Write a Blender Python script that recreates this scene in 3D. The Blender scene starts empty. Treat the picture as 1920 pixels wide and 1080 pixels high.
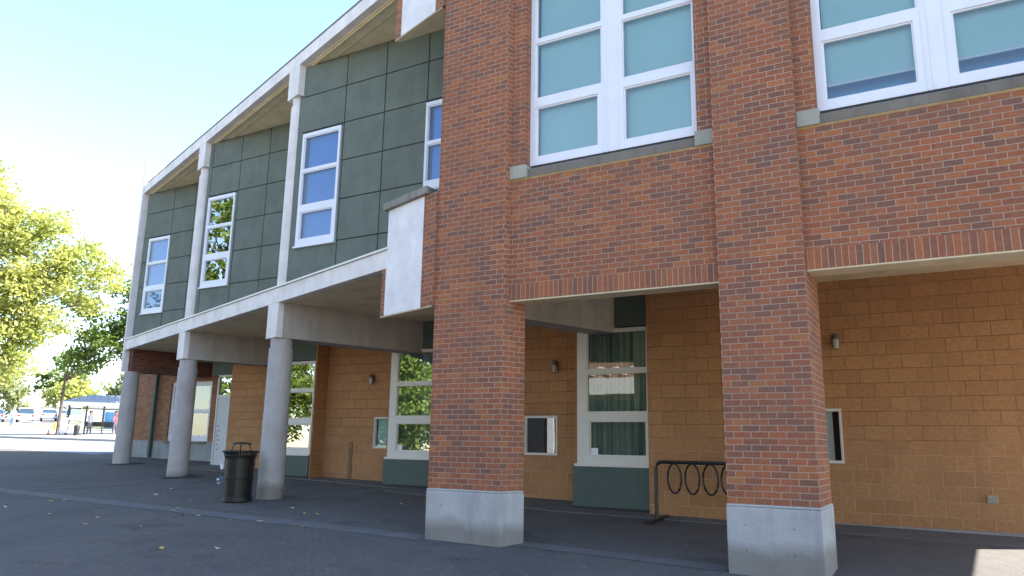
import bpy, math, random
from mathutils import Vector, Matrix
random.seed(7)
R = math.radians
# ------------------------------------------------------------------ camera
scene = bpy.context.scene
col = scene.collection
cd = bpy.data.cameras.new("camera"); cam = bpy.data.objects.new("camera", cd); col.objects.link(cam)
cd.sensor_width = 36.0; cd.lens = 36.0 * 1420.0 / 1920.0
cd.clip_start = 0.05; cd.clip_end = 3000
rt = Vector((0.8663468, 0.49919005, 0.01589074)); up = Vector((0.08820157, -0.18423616, 0.9789165)); fw = Vector((-0.49159303, 0.84667959, 0.20364175))
cam.matrix_world = Matrix(((rt.x, up.x, -fw.x, 0), (rt.y, up.y, -fw.y, 0), (rt.z, up.z, -fw.z, 0), (0, 0, 0, 1)))
scene.camera = cam
# ------------------------------------------------------------------ light
SUN_EL, SUN_AZ = R(43), math.atan2(0.87, 0.49)          # azimuth clockwise from +Y
w = bpy.data.worlds.new("World"); scene.world = w; w.use_nodes = True
nt = w.node_tree; nt.nodes.clear()
sky = nt.nodes.new("ShaderNodeTexSky"); sky.sky_type = 'NISHITA'; sky.sun_disc = False
sky.sun_elevation = SUN_EL; sky.sun_rotation = SUN_AZ; sky.air_density = 1.0; sky.dust_density = 0.4; sky.ozone_density = 0.3
bg = nt.nodes.new("ShaderNodeBackground"); bg.inputs[1].default_value = 0.10
wo = nt.nodes.new("ShaderNodeOutputWorld")
nt.links.new(sky.outputs[0], bg.inputs[0]); nt.links.new(bg.outputs[0], wo.inputs[0])
sd = bpy.data.lights.new("sun", 'SUN'); sd.energy = 5.0; sd.angle = R(0.5); sd.color = (1.0, 0.95, 0.86)
sun = bpy.data.objects.new("sun", sd); col.objects.link(sun)
sv = Vector((math.sin(SUN_AZ) * math.cos(SUN_EL), math.cos(SUN_AZ) * math.cos(SUN_EL), math.sin(SUN_EL)))
sun.rotation_euler = (-sv).to_track_quat('-Z', 'Y').to_euler(); sun.location = (30, 30, 40)
scene.view_settings.view_transform = 'Standard'; scene.view_settings.look = 'None'
scene.view_settings.exposure = 2.48; scene.view_settings.gamma = 1.0
scene.view_settings.use_curve_mapping = False

# ------------------------------------------------------------------ geometry helpers
A19 = R(-19.5)
K = Vector((-6.6494, 9.0, 0))
U = Vector((math.cos(A19), math.sin(A19), 0)); V = Vector((-math.sin(A19), math.cos(A19), 0))
def W(s, d, z): return tuple(K + U * s + V * d + Vector((0, 0, z)))     # colonnade frame
GA, GB, GC = -1.829, -0.0159, 0.048
def gz(x, y): return GA + GB * x + GC * y                               # gently tilted ground

class MB:
    def __init__(s): s.v = []; s.f = []; s.uv = []; s.sm = []
    def face(s, pts, uv=None, smooth=False):
        b = len(s.v); s.v += [tuple(p) for p in pts]; s.f.append(tuple(range(b, b + len(pts)))); s.sm.append(smooth)
        if uv is None:
            P = [Vector(p) for p in pts]; n = Vector((0, 0, 0))
            for i in range(len(P)):
                a, c = P[i], P[(i + 1) % len(P)]
                n += Vector(((a.y - c.y) * (a.z + c.z), (a.z - c.z) * (a.x + c.x), (a.x - c.x) * (a.y + c.y)))
            if n.length > 0: n.normalize()
            if abs(n.z) < 0.7:
                t = Vector((0, 0, 1)).cross(n); t.normalize()
                uv = [(p.dot(t), p.z) for p in P]
            else: uv = [(p.x, p.y) for p in P]
        s.uv += uv
    def prism(s, poly, z0, z1, smooth=False):       # poly counter-clockwise seen from above
        n = len(poly)
        s.face([(p[0], p[1], z1) for p in poly]); s.face([(p[0], p[1], z0) for p in reversed(poly)])
        for i in range(n):
            a, b = poly[i], poly[(i + 1) % n]
            s.face([(a[0], a[1], z0), (b[0], b[1], z0), (b[0], b[1], z1), (a[0], a[1], z1)], smooth=smooth)
        return s
    def box(s, x0, x1, y0, y1, z0, z1): return s.prism([(x0, y0), (x1, y0), (x1, y1), (x0, y1)], z0, z1)
    def wbox(s, s0, s1, d0, d1, z0, z1):
        return s.prism([W(s0, d0, 0)[:2], W(s1, d0, 0)[:2], W(s1, d1, 0)[:2], W(s0, d1, 0)[:2]], z0, z1)
    def ring(s, prof, cx, cy, n=28, cap=True):      # lathe: prof [(r,z)] bottom to top
        b = len(s.v)
        for i in range(n):
            a0, a1 = 2 * math.pi * i / n, 2 * math.pi * (i + 1) / n
            for (r0, z0), (r1, z1) in zip(prof[:-1], prof[1:]):
                s.face([(cx + r0 * math.cos(a0), cy + r0 * math.sin(a0), z0), (cx + r0 * math.cos(a1), cy + r0 * math.sin(a1), z0),
                        (cx + r1 * math.cos(a1), cy + r1 * math.sin(a1), z1), (cx + r1 * math.cos(a0), cy + r1 * math.sin(a0), z1)],
                       uv=[(a0 * r0, z0), (a1 * r0, z0), (a1 * r1, z1), (a0 * r1, z1)], smooth=True)
        if cap:
            r, z = prof[-1]; s.face([(cx + r * math.cos(2 * math.pi * i / n), cy + r * math.sin(2 * math.pi * i / n), z) for i in range(n)])
            r, z = prof[0]; s.face([(cx + r * math.cos(2 * math.pi * i / n), cy + r * math.sin(2 * math.pi * i / n), z) for i in reversed(range(n))])
        return s
    def tube(s, pts, rad, n=8, rad1=None, closed=False):
        P = [Vector(p) for p in pts]; m = len(P); rings = []
        for i, p in enumerate(P):
            if closed: t = P[(i + 1) % m] - P[i - 1]
            else: t = P[min(i + 1, m - 1)] - P[max(i - 1, 0)]
            t.normalize(); a = Vector((0, 0, 1)) if abs(t.z) < .9 else Vector((1, 0, 0))
            x = t.cross(a).normalized(); y = t.cross(x)
            r = rad if rad1 is None else rad + (rad1 - rad) * i / (m - 1)
            rings.append([p + (x * math.cos(2 * math.pi * k / n) + y * math.sin(2 * math.pi * k / n)) * r for k in range(n)])
        for i in range(m if closed else m - 1):
            A, B = rings[i], rings[(i + 1) % m]
            for k in range(n): s.face([A[k], B[k], B[(k + 1) % n], A[(k + 1) % n]], uv=[(0, 0)] * 4, smooth=True)
        if not closed: s.face(rings[0][::-1], uv=[(0, 0)] * n); s.face(rings[-1], uv=[(0, 0)] * n)
        return s
    def build(s, name, mat, parent=None, origin=None, bevel=0):
        me = bpy.data.meshes.new(name)
        o0 = Vector(origin) if origin else Vector((0, 0, 0))
        me.from_pydata([tuple(Vector(v) - o0) for v in s.v], [], s.f)
        l = me.uv_layers.new(name="UVMap"); flat = [c for q in s.uv for c in q]; l.data.foreach_set("uv", flat)
        me.polygons.foreach_set("use_smooth", s.sm)
        me.materials.append(mat); me.update()
        o = bpy.data.objects.new(name, me); col.objects.link(o); o.location = o0
        if bevel:
            import bmesh
            bm = bmesh.new(); bm.from_mesh(me); bmesh.ops.remove_doubles(bm, verts=bm.verts, dist=1e-5); bm.to_mesh(me); bm.free()
            b = o.modifiers.new("bevel", 'BEVEL'); b.width = bevel; b.segments = 2; b.limit_method = 'ANGLE'; b.angle_limit = R(50)
        if parent: o.parent = parent; o.matrix_parent_inverse = Matrix.Translation(-world_loc(parent))
        return o
def world_loc(o):
    v = Vector((0, 0, 0))
    while o:
        v = v + Vector(o.location)
        if o.parent: v = v + o.matrix_parent_inverse.translation
        o = o.parent
    return v
def tag(o, label=None, cat=None, group=None, kind=None):
    if label: o['label'] = label
    if cat: o['category'] = cat
    if group: o['group'] = group
    if kind: o['kind'] = kind
    return o
def empty(name, loc, rz=0):
    o = bpy.data.objects.new(name, None); col.objects.link(o); o.location = loc; o.rotation_euler = (0, 0, rz); return o
def copy_tree(o, parent=None):
    c = o.copy(); col.objects.link(c)
    if parent: c.parent = parent; c.matrix_parent_inverse = o.matrix_parent_inverse.copy()
    for ch in list(o.children): copy_tree(ch, c)
    return c

# ------------------------------------------------------------------ materials
def newmat(name):
    m = bpy.data.materials.new(name); m.use_nodes = True; t = m.node_tree; p = t.nodes["Principled BSDF"]
    p.inputs["Roughness"].default_value = 0.8
    return m, t, p
def N(t, kind, **kw):
    n = t.nodes.new(kind)
    for k, v in kw.items(): setattr(n, k, v)
    return n
def ramp(t, stops, mode='LINEAR'):
    r = t.nodes.new("ShaderNodeValToRGB"); r.color_ramp.interpolation = mode
    e = r.color_ramp.elements
    while len(e) < len(stops): e.new(0.5)
    for i, (p, c) in enumerate(stops): e[i].position = p; e[i].color = (*c, 1)
    return r
def mixc(t, fac, a, b, mode='MIX'):
    m = t.nodes.new("ShaderNodeMix"); m.data_type = 'RGBA'; m.blend_type = mode
    for sock, v in ((m.inputs[0], fac), (m.inputs[6], a), (m.inputs[7], b)):
        if isinstance(v, bpy.types.NodeSocket): t.links.new(v, sock)
        elif isinstance(v, (int, float)): sock.default_value = v
        else: sock.default_value = (*v, 1)
    return m.outputs[2]
def noise(t, scale, detail=4, rough=.55, vec=None, stretch=None):
    n = t.nodes.new("ShaderNodeTexNoise"); n.inputs["Scale"].default_value = scale; n.inputs["Detail"].default_value = detail; n.inputs["Roughness"].default_value = rough
    if vec is None:
        tc = t.nodes.new("ShaderNodeNewGeometry"); vec = tc.outputs["Position"]
    if stretch:
        mp = t.nodes.new("ShaderNodeMapping"); mp.inputs["Scale"].default_value = stretch; t.links.new(vec, mp.inputs[0]); vec = mp.outputs[0]
    t.links.new(vec, n.inputs["Vector"]); return n.outputs["Fac"]
def bump(t, p, h, strength, dist=.01):
    b = t.nodes.new("ShaderNodeBump"); b.inputs["Strength"].default_value = strength; b.inputs["Distance"].default_value = dist
    t.links.new(h, b.inputs["Height"]); t.links.new(b.outputs[0], p.inputs["Normal"])
def rampf(t, fac, lo, hi, c0=(0, 0, 0), c1=(1, 1, 1)):
    r = ramp(t, [(lo, c0), (hi, c1)]); t.links.new(fac, r.inputs[0]); return r.outputs[0]

def plain(name, c, rough=.8, var=.12, scale=3, metal=0, bumps=0, bscale=60, spec=None):
    m, t, p = newmat(name)
    f = noise(t, scale, 5)
    c0 = tuple(max(0, x * (1 - var)) for x in c); c1 = tuple(min(1, x * (1 + var)) for x in c)
    cc = rampf(t, f, .3, .7, c0, c1)
    t.links.new(cc, p.inputs["Base Color"]); p.inputs["Roughness"].default_value = rough; p.inputs["Metallic"].default_value = metal
    if spec is not None: p.inputs["Specular IOR Level"].default_value = spec
    if bumps: bump(t, p, noise(t, bscale, 3), bumps, .01)
    return m

def brickmat(name, bw, bh, offs, stops, mortar, msize, u0=0, v0=0, mvar=.5, stain=.25, seed=0, bumpd=.006, offset=.5, smooth=.12, low_mortar=None):
    m, t, p = newmat(name)
    uv = N(t, "ShaderNodeUVMap")
    mp = N(t, "ShaderNodeMapping"); mp.inputs["Location"].default_value = (u0, v0, 0); t.links.new(uv.outputs[0], mp.inputs[0])
    # a little wobble keeps the joints from being ruler straight
    nz = N(t, "ShaderNodeTexNoise"); nz.inputs["Scale"].default_value = 9; t.links.new(mp.outputs[0], nz.inputs["Vector"])
    sb = N(t, "ShaderNodeVectorMath", operation='SUBTRACT'); t.links.new(nz.outputs["Color"], sb.inputs[0]); sb.inputs[1].default_value = (.5, .5, .5)
    sc = N(t, "ShaderNodeVectorMath", operation='SCALE'); t.links.new(sb.outputs[0], sc.inputs[0]); sc.inputs["Scale"].default_value = .006
    ad = N(t, "ShaderNodeVectorMath", operation='ADD'); t.links.new(mp.outputs[0], ad.inputs[0]); t.links.new(sc.outputs[0], ad.inputs[1])
    def bt():
        b = N(t, "ShaderNodeTexBrick"); b.offset = offset; b.inputs["Scale"].default_value = 1
        b.inputs["Brick Width"].default_value = bw; b.inputs["Row Height"].default_value = bh
        b.inputs["Mortar Size"].default_value = msize; b.inputs["Mortar Smooth"].default_value = smooth; b.inputs["Bias"].default_value = 0
        b.inputs["Color1"].default_value = (0, 0, 0, 1); b.inputs["Color2"].default_value = (1, 1, 1, 1); b.inputs["Mortar"].default_value = (.5, .5, .5, 1)
        t.links.new(ad.outputs[0], b.inputs["Vector"]); return b
    b = bt()
    r = ramp(t, stops); t.links.new(b.outputs["Color"], r.inputs[0])
    fine = noise(t, 22, 6, .65); big = noise(t, .7, 4)
    c = mixc(t, rampf(t, fine, .35, .75), r.outputs[0], mixc(t, 1.0, r.outputs[0], (.72, .70, .68), 'MULTIPLY'))
    mc = mixc(t, noise(t, 1.3, 3), tuple(x * (1 - mvar * .5) for x in mortar), tuple(min(1, x * (1 + mvar * .5)) for x in mortar))
    if low_mortar:        # mortar is paler in the lower courses
        gp = N(t, "ShaderNodeNewGeometry"); sz = N(t, "ShaderNodeSeparateXYZ"); t.links.new(gp.outputs["Position"], sz.inputs[0])
        mh = N(t, "ShaderNodeMath", operation='MULTIPLY_ADD'); t.links.new(noise(t, .9, 3), mh.inputs[0]); mh.inputs[1].default_value = .9; t.links.new(sz.outputs[2], mh.inputs[2])
        mc = mixc(t, rampf(t, mh.outputs[0], .45, .75), low_mortar, mc)
    c = mixc(t, b.outputs["Fac"], c, mc)
    sk = noise(t, 3.2, 5, .6, stretch=(1, 1, .10))
    c = mixc(t, rampf(t, sk, .55, .75), c, mixc(t, .22, c, (.10, .08, .075)))
    c = mixc(t, rampf(t, big, .45, .8), c, mixc(t, stain, c, (.12, .10, .09)))
    t.links.new(c, p.inputs["Base Color"]); p.inputs["Roughness"].default_value = .9; p.inputs["Specular IOR Level"].default_value = .25
    inv = N(t, "ShaderNodeMath", operation='SUBTRACT'); inv.inputs[0].default_value = 1; t.links.new(b.outputs["Fac"], inv.inputs[1])
    ad2 = N(t, "ShaderNodeMath", operation='MULTIPLY_ADD'); t.links.new(fine, ad2.inputs[0]); ad2.inputs[1].default_value = .35; t.links.new(inv.outputs[0], ad2.inputs[2])
    bump(t, p, ad2.outputs[0], .8, bumpd)
    return m
BR = [(0.0, (.195, .098, .072)), (.12, (.225, .102, .068)), (.30, (.262, .104, .062)), (.50, (.310, .112, .058)), (.70, (.362, .126, .060)), (.86, (.262, .110, .066)), (.95, (.375, .142, .060)), (1.0, (.39, .155, .068))]
M = {}
M['brick'] = brickmat('red_brick', .197, .0730, 0, BR, (.38, .27, .20), .0052, u0=2.33, v0=.605 + .0730 * 100)
M['soldier'] = brickmat('soldier_brick', .0735, 2.0, 0, BR, (.38, .27, .20), .0048, u0=5.36, v0=1.0, offset=0)
M['dark_brick'] = brickmat('brown_brick', .197, .0730, 0, [(0, (.10, .045, .035)), (.5, (.15, .055, .035)), (1, (.20, .075, .045))], (.2, .14, .11), .005)
M['tan_brick'] = brickmat('tan_brick', .2, .075, 0, [(0, (.26, .125, .065)), (.5, (.33, .165, .085)), (1, (.40, .20, .11))], (.30, .19, .12), .004)
CM = [(0, (.415, .215, .098)), (.5, (.445, .232, .105)), (1, (.475, .25, .114))]
M['cmu'] = brickmat('orange_block', .419, .227, 0, CM, (.27, .15, .08), .0058, u0=.03, v0=.957 + 22.7, mvar=1.1, stain=.15, bumpd=.014, smooth=.25, low_mortar=(.52, .33, .21))
M['opp_brick'] = brickmat('opposite_brick', .2, .075, 0, [(0, (.28, .15, .08)), (1, (.42, .24, .13))], (.4, .33, .25), .005)

def concrete(name, c, streak=.35, holes=False, lowdirt=None, rough=.85):
    m, t, p = newmat(name)
    a = noise(t, 2.2, 6, .6); s = noise(t, 5.0, 5, .6, stretch=(1, 1, .12)); f = noise(t, 45, 4, .6)
    cc = mixc(t, rampf(t, a, .3, .7), tuple(x * .86 for x in c), tuple(min(1, x * 1.12) for x in c))
    cc = mixc(t, rampf(t, s, .48, .78), cc, mixc(t, streak, cc, tuple(x * .35 for x in c)))
    cc = mixc(t, rampf(t, f, .35, .7), cc, mixc(t, .12, cc, (.1, .1, .1)))
    if lowdirt is not None:      # splash dirt band along the foot of the plinths
        g = N(t, "ShaderNodeNewGeometry"); sp = N(t, "ShaderNodeSeparateXYZ"); t.links.new(g.outputs["Position"], sp.inputs[0])
        mm = N(t, "ShaderNodeMath", operation='MULTIPLY_ADD'); t.links.new(a, mm.inputs[0]); mm.inputs[1].default_value = -.45; t.links.new(sp.outputs[2], mm.inputs[2])
        fr = N(t, "ShaderNodeMapRange"); fr.inputs[1].default_value = lowdirt - .28; fr.inputs[2].default_value = lowdirt - .12; fr.inputs[3].default_value = .65; fr.inputs[4].default_value = 0
        t.links.new(mm.outputs[0], fr.inputs[0])
        cc = mixc(t, fr.outputs[0], cc, (.13, .11, .085))
    t.links.new(cc, p.inputs["Base Color"]); p.inputs["Roughness"].default_value = rough; p.inputs["Specular IOR Level"].default_value = .3
    bump(t, p, f, .25, .004)
    return m
M['plinth'] = concrete('plinth_concrete', (.40, .40, .40), .4, lowdirt=-1.08)
M['column'] = concrete('column_concrete', (.41, .385, .37), .25, lowdirt=-.86)
M['beam'] = concrete('beam_concrete', (.40, .37, .33), .35)
M['sill'] = concrete('sill_concrete', (.19, .165, .135), .5)  # recess shading is put into this colour, darker than the end blocks
M['coping'] = concrete('coping_concrete', (.25, .235, .20), .6)
M['sill_block'] = concrete('sill_block_concrete', (.36, .35, .29), .35)
M['base'] = concrete('wall_base_concrete', (.30, .32, .31), .6)
M['white'] = concrete('white_painted_concrete', (.76, .71, .68), .2)
M['stucco'] = concrete('white_stucco', (.76, .73, .73), .05)
M['kerb'] = concrete('kerb_concrete', (.30, .30, .30), .2)
M['soffit'] = concrete('olive_soffit', (.74, .64, .42), .15)
M['soffit_up'] = concrete('tan_soffit', (.80, .69, .45), .25)
M['lintel'] = plain('lintel_underside', (.58, .49, .32), .8, .12, 4)
M['green'] = concrete('green_panel', (.138, .160, .134), .2)
M['green_dark'] = plain('dark_green_board', (.075, .105, .090), .7, .08, 6)
M['groove'] = plain('groove', (.03, .035, .03), .9, .1)
M['frame'] = plain('white_frame', (.72, .72, .76), .45, .03)
M['frame2'] = plain('cream_frame', (.66, .64, .58), .5, .03)
M['blind'] = plain('pale_blind_and_reflection', (.47, .68, .66), .8, .03, 1)
M['sky_blue'] = plain('reflected_sky_blue', (.13, .38, .72), .8, .08, 1.5)  # blue of the mirrored sky put into the colour; also on the poster
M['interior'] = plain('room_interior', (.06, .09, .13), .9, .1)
def curtainmat():
    m, t, p = newmat('green_curtain')
    a = noise(t, 14, 3, .7, stretch=(1, 1, .02)); b = noise(t, 2.5, 2, .5, stretch=(1, 1, .05))
    c = mixc(t, rampf(t, a, .35, .65), (.13, .21, .16), (.42, .54, .43)); c = mixc(t, rampf(t, b, .55, .62), c, (.68, .74, .60))
    t.links.new(c, p.inputs["Base Color"]); p.inputs["Roughness"].default_value = .9; return m
M['curtain'] = curtainmat()
M['yellow'] = plain('ochre_sealant', (.34, .20, .07), .8, .2, 9)
M['door'] = plain('grey_white_door', (.50, .53, .54), .5, .04)
M['black'] = plain('black_metal', (.012, .012, .014), .38, .2, 20)
M['bin'] = plain('dark_bin_metal', (.010, .010, .008), .5, .4, 14)
M['bag'] = plain('bin_bag', (.045, .040, .028), .35, .3, 9)
M['rust'] = plain('dark_plate', (.045, .040, .042), .8, .3, 6)
M['bronze'] = plain('lamp_bronze', (.09, .075, .055), .45, .2, 20)
M['lampglass'] = plain('lamp_glass', (.42, .40, .36), .2, .1, 20)
M['steel'] = plain('vent_steel', (.33, .34, .28), .5, .1, 20)
M['flashing'] = plain('roof_flashing', (.34, .36, .42), .4, .12, 3)
M['litter_white'] = plain('white_paper', (.8, .8, .84), .6, .05)
M['litter_blue'] = plain('blue_wrapper', (.12, .22, .36), .4, .3, 30)
M['red'] = plain('red_marks', (.45, .05, .07), .6, .2, 30)
M['bark'] = plain('bark', (.07, .055, .045), .9, .3, 8, bumps=.6, bscale=20)
def glassmat(name, refl, tint, rough=.0):
    m, t, p = newmat(name); t.nodes.remove(p)
    out = t.nodes["Material Output"]
    tr = N(t, "ShaderNodeBsdfTransparent"); tr.inputs[0].default_value = (*tint, 1)
    gl = N(t, "ShaderNodeBsdfGlossy"); gl.inputs["Roughness"].default_value = rough; gl.inputs[0].default_value = (.95, .97, 1, 1)
    # old panes are never quite flat
    bn = N(t, "ShaderNodeBump"); bn.inputs["Strength"].default_value = .025; bn.inputs["Distance"].default_value = .02
    t.links.new(noise(t, 1.6, 2), bn.inputs["Height"]); t.links.new(bn.outputs[0], gl.inputs["Normal"])
    fr = N(t, "ShaderNodeFresnel"); fr.inputs[0].default_value = 1.5
    mr = N(t, "ShaderNodeMath", operation='MULTIPLY_ADD'); t.links.new(fr.outputs[0], mr.inputs[0]); mr.inputs[1].default_value = 1.4; mr.inputs[2].default_value = refl
    mr.use_clamp = True
    mx = N(t, "ShaderNodeMixShader"); t.links.new(mr.outputs[0], mx.inputs[0]); t.links.new(tr.outputs[0], mx.inputs[1]); t.links.new(gl.outputs[0], mx.inputs[2])
    t.links.new(mx.outputs[0], out.inputs[0]); return m
M['glass'] = glassmat('window_glass', .06, (.80, .88, .88))
M['glass_mirror'] = glassmat('reflective_glass', .26, (.62, .70, .78))
M['glass_sky_tint'] = glassmat('sky_tint_glass', .03, (.62, .72, .86))  # tint carries part of the blue sky reflection
M['glass_clear'] = glassmat('clear_glass', .05, (.9, .95, .95))

def leafmat(name, a, b, c, trans=.45):
    m, t, p = newmat(name); out = t.nodes["Material Output"]
    f = noise(t, .55, 3); g = noise(t, 5.5, 2)
    cc = mixc(t, rampf(t, f, .38, .62), a, b); cc = mixc(t, rampf(t, g, .5, .75), cc, c)
    t.links.new(cc, p.inputs["Base Color"]); p.inputs["Roughness"].default_value = .55; p.inputs["Specular IOR Level"].default_value = .3
    tl = N(t, "ShaderNodeBsdfTranslucent"); t.links.new(mixc(t, 1.0, cc, (1.75, 1.65, 1.05), 'MULTIPLY'), tl.inputs[0])
    mx = N(t, "ShaderNodeMixShader"); mx.inputs[0].default_value = trans
    t.links.new(p.outputs[0], mx.inputs[1]); t.links.new(tl.outputs[0], mx.inputs[2]); t.links.new(mx.outputs[0], out.inputs[0]); return m
M['leaf'] = leafmat('maple_leaves', (.24, .28, .085), (.36, .37, .15), (.15, .20, .055), .55)
M['leaf_dark'] = leafmat('dark_leaves', (.06, .10, .022), (.11, .16, .03), (.035, .06, .016), .4)
M['leaf_pale'] = leafmat('pale_leaves', (.17, .20, .10), (.22, .25, .12), (.11, .15, .07), .45)
M['leaf_mirror'] = leafmat('plane_leaves', (.12, .18, .03), (.20, .26, .05), (.05, .09, .02), .4)
M['fallen'] = plain('fallen_leaf_yellow', (.52, .36, .08), .7, .35, 9)
M['fallen_pale'] = plain('fallen_leaf_pale', (.55, .47, .36), .7, .25, 9)

def pavemat():
    m, t, p = newmat('dark_pavers')
    g = N(t, "ShaderNodeNewGeometry")
    b = N(t, "ShaderNodeTexBrick"); b.inputs["Scale"].default_value = 1; b.inputs["Brick Width"].default_value = .2; b.inputs["Row Height"].default_value = .1
    b.inputs["Mortar Size"].default_value = .004; b.inputs["Mortar Smooth"].default_value = .4
    b.inputs["Color1"].default_value = (.116, .108, .103, 1); b.inputs["Color2"].default_value = (.132, .123, .116, 1); b.inputs["Mortar"].default_value = (.103, .097, .093, 1)
    mp = N(t, "ShaderNodeMapping"); mp.inputs["Rotation"].default_value = (0, 0, R(45)); t.links.new(g.outputs["Position"], mp.inputs[0]); t.links.new(mp.outputs[0], b.inputs["Vector"])
    a = noise(t, .35, 5, .6); f = noise(t, 30, 5, .7); c2 = noise(t, 3, 4)
    c = mixc(t, rampf(t, a, .3, .75), b.outputs["Color"], mixc(t, 1.0, b.outputs["Color"], (.72, .74, .78), 'MULTIPLY'))
    c = mixc(t, rampf(t, f, .3, .8), mixc(t, 1.0, c, (.78, .78, .78), 'MULTIPLY'), mixc(t, 1.0, c, (1.35, 1.3, 1.28), 'MULTIPLY'))
    c = mixc(t, rampf(t, c2, .62, .78), c, mixc(t, .35, c, (.17, .14, .13)))
    vo = N(t, "ShaderNodeTexVoronoi"); vo.inputs["Scale"].default_value = 2.6; t.links.new(g.outputs["Position"], vo.inputs["Vector"])
    c = mixc(t, rampf(t, vo.outputs["Distance"], .035, .06, (1, 1, 1), (0, 0, 0)), c, mixc(t, .5, c, (.34, .32, .29)))
    vo2 = N(t, "ShaderNodeTexVoronoi"); vo2.inputs["Scale"].default_value = 1.1; t.links.new(g.outputs["Position"], vo2.inputs["Vector"])
    c = mixc(t, rampf(t, vo2.outputs["Distance"], .03, .05, (1, 1, 1), (0, 0, 0)), c, mixc(t, .6, c, (.03, .03, .03)))
    st = noise(t, 1.1, 6, .65)
    c = mixc(t, rampf(t, st, .56, .70), c, mixc(t, 1.0, c, (.74, .74, .76), 'MULTIPLY'))
    t.links.new(c, p.inputs["Base Color"]); p.inputs["Roughness"].default_value = .9; p.inputs["Specular IOR Level"].default_value = .2
    bump(t, p, mixc(t, .5, f, b.outputs["Fac"], 'SUBTRACT'), .5, .006)
    return m
M['paver'] = pavemat()
M['walk'] = concrete('walk_concrete', (.13, .125, .12), .2)
M['band'] = concrete('band_concrete', (.135, .13, .13), .3)
M['street'] = plain('street_asphalt', (.19, .205, .25), .85, .15, .6, bumps=.2)
M['sidewalk'] = concrete('pale_pavement', (.42, .41, .39), .1)
M['grass'] = plain('verge_grass', (.16, .20, .07), .9, .35, 4)

# ------------------------------------------------------------------ setting
def sheet(name, pts, mat, dz, kind='structure'):
    mb = MB(); mb.face([(x, y, gz(x, y) + dz) for x, y in pts]); o = mb.build(name, mat); tag(o, kind=kind); return o
sheet('ground', [(-700, -500), (500, -500), (500, 700), (-700, 700)], M['paver'], 0)
sheet('road', [(-300, 17.2), (-27.9, 17.2), (-27.9, 24.4), (-46, 22.3), (-300, 17.6 + 3)], M['street'], .004)
sheet('far_pavement', [(-300, 20.7), (-46, 22.3), (-27.9, 24.4), (0, 30), (0, 44), (-300, 33)], M['sidewalk'], .012)
sheet('parking_lot', [(-400, 34), (60, 60), (60, 150), (-400, 150)], M['street'], .008)
mb = MB()
for x0, x1, y0, y1 in ((-68, -24, 33.6, 37.2), (-110, -69, 31.6, 36.0)):
    mb.face([(x0, y0, gz(x0, y0) + .03), (x1, y0 + 4, gz(x1, y0 + 4) + .03), (x1, y1 + 4, gz(x1, y1 + 4) + .03), (x0, y1, gz(x0, y1) + .03)])
tag(mb.build('grass', M['grass']), 'thin strip of yellow green grass beside the parked cars', 'grass', kind='stuff')
# concrete bands laid in the plaza
def strip(mb, a, b, wd, dz):
    a, b = Vector(a), Vector(b); t = (b - a).normalized(); n = Vector((-t.y, t.x)) * wd * .5
    n_ = max(1, int((b - a).length / 3)); 
    mb.face([(q.x, q.y, gz(q.x, q.y) + dz) for q in (a - n, b - n, b + n, a + n)])
mb = MB()
strip(mb, (-30, 9.05), (-6.6, 9.05), .42, .005); strip(mb, (-5.3, 9.35), (-2.4, 9.2), .34, .005); strip(mb, (-1.3, 9.15), (6, 9.0), .3, .005)
tag(mb.build('kerb_band', M['band']), kind='structure')
mb = MB(); strip(mb, (-17.6, 8.9), (-16.0, 13.0), .16, .006); strip(mb, (-11.42, 11.4), (-11.0, 14.1), .22, .006)
strip(mb, (-26, 16.15), (-16.5, 15.0), .30, .006)
tag(mb.build('joint_band', M['band']), kind='structure')
mb = MB()
for poly in ([(-10.9, 13.4), (-6.1, 12.4), (-6.1, 13.95), (-10.9, 14.9)], [(-6.1, 12.45), (4, 12.75), (4, 13.62), (-6.1, 13.3)], [(-20, 15.0), (-11.0, 13.9), (-11.0, 15.0), (-20, 16.1)]):
    mb.face([(x, y, gz(x, y) + .02) for x, y in poly])
    for i in range(4):
        a, b = poly[i], poly[(i + 1) % 4]
        mb.face([(a[0], a[1], gz(*a) - .01), (b[0], b[1], gz(*b) - .01), (b[0], b[1], gz(*b) + .02), (a[0], a[1], gz(*a) + .02)])
tag(mb.build('wall_walkway', M['walk']), kind='structure')
mb = MB()
for (a, b) in (((-120, 21.75), (-46, 22.4)), ((-46, 22.4), (-28, 24.5))):
    A, B = Vector(a), Vector(b); t = (B - A).normalized(); n = Vector((-t.y, t.x)) * .2
    q = [A - n, B - n, B + n, A + n]
    mb.face([(p.x, p.y, gz(p.x, p.y) + .12) for p in q]); mb.face([(q[0].x, q[0].y, gz(q[0].x, q[0].y)), (q[1].x, q[1].y, gz(q[1].x, q[1].y)), (q[1].x, q[1].y, gz(q[1].x, q[1].y) + .12), (q[0].x, q[0].y, gz(q[0].x, q[0].y) + .12)])
tag(mb.build('kerb', M['kerb']), kind='structure')

# ------------------------------------------------------------------ the building
B = empty('brick_building', (-8, 13, -1.2))
tag(B, 'two storey red brick and green panel building with white colonnade and tall brick pillars', 'building')
ZB = -.605                                   # top of the plinths
FY = 9.0
def part(mb, name, mat, parent=B, bevel=0, label=None):
    o = mb.build(name, mat, parent, bevel=bevel)
    if label: o['label'] = label
    return o
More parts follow.
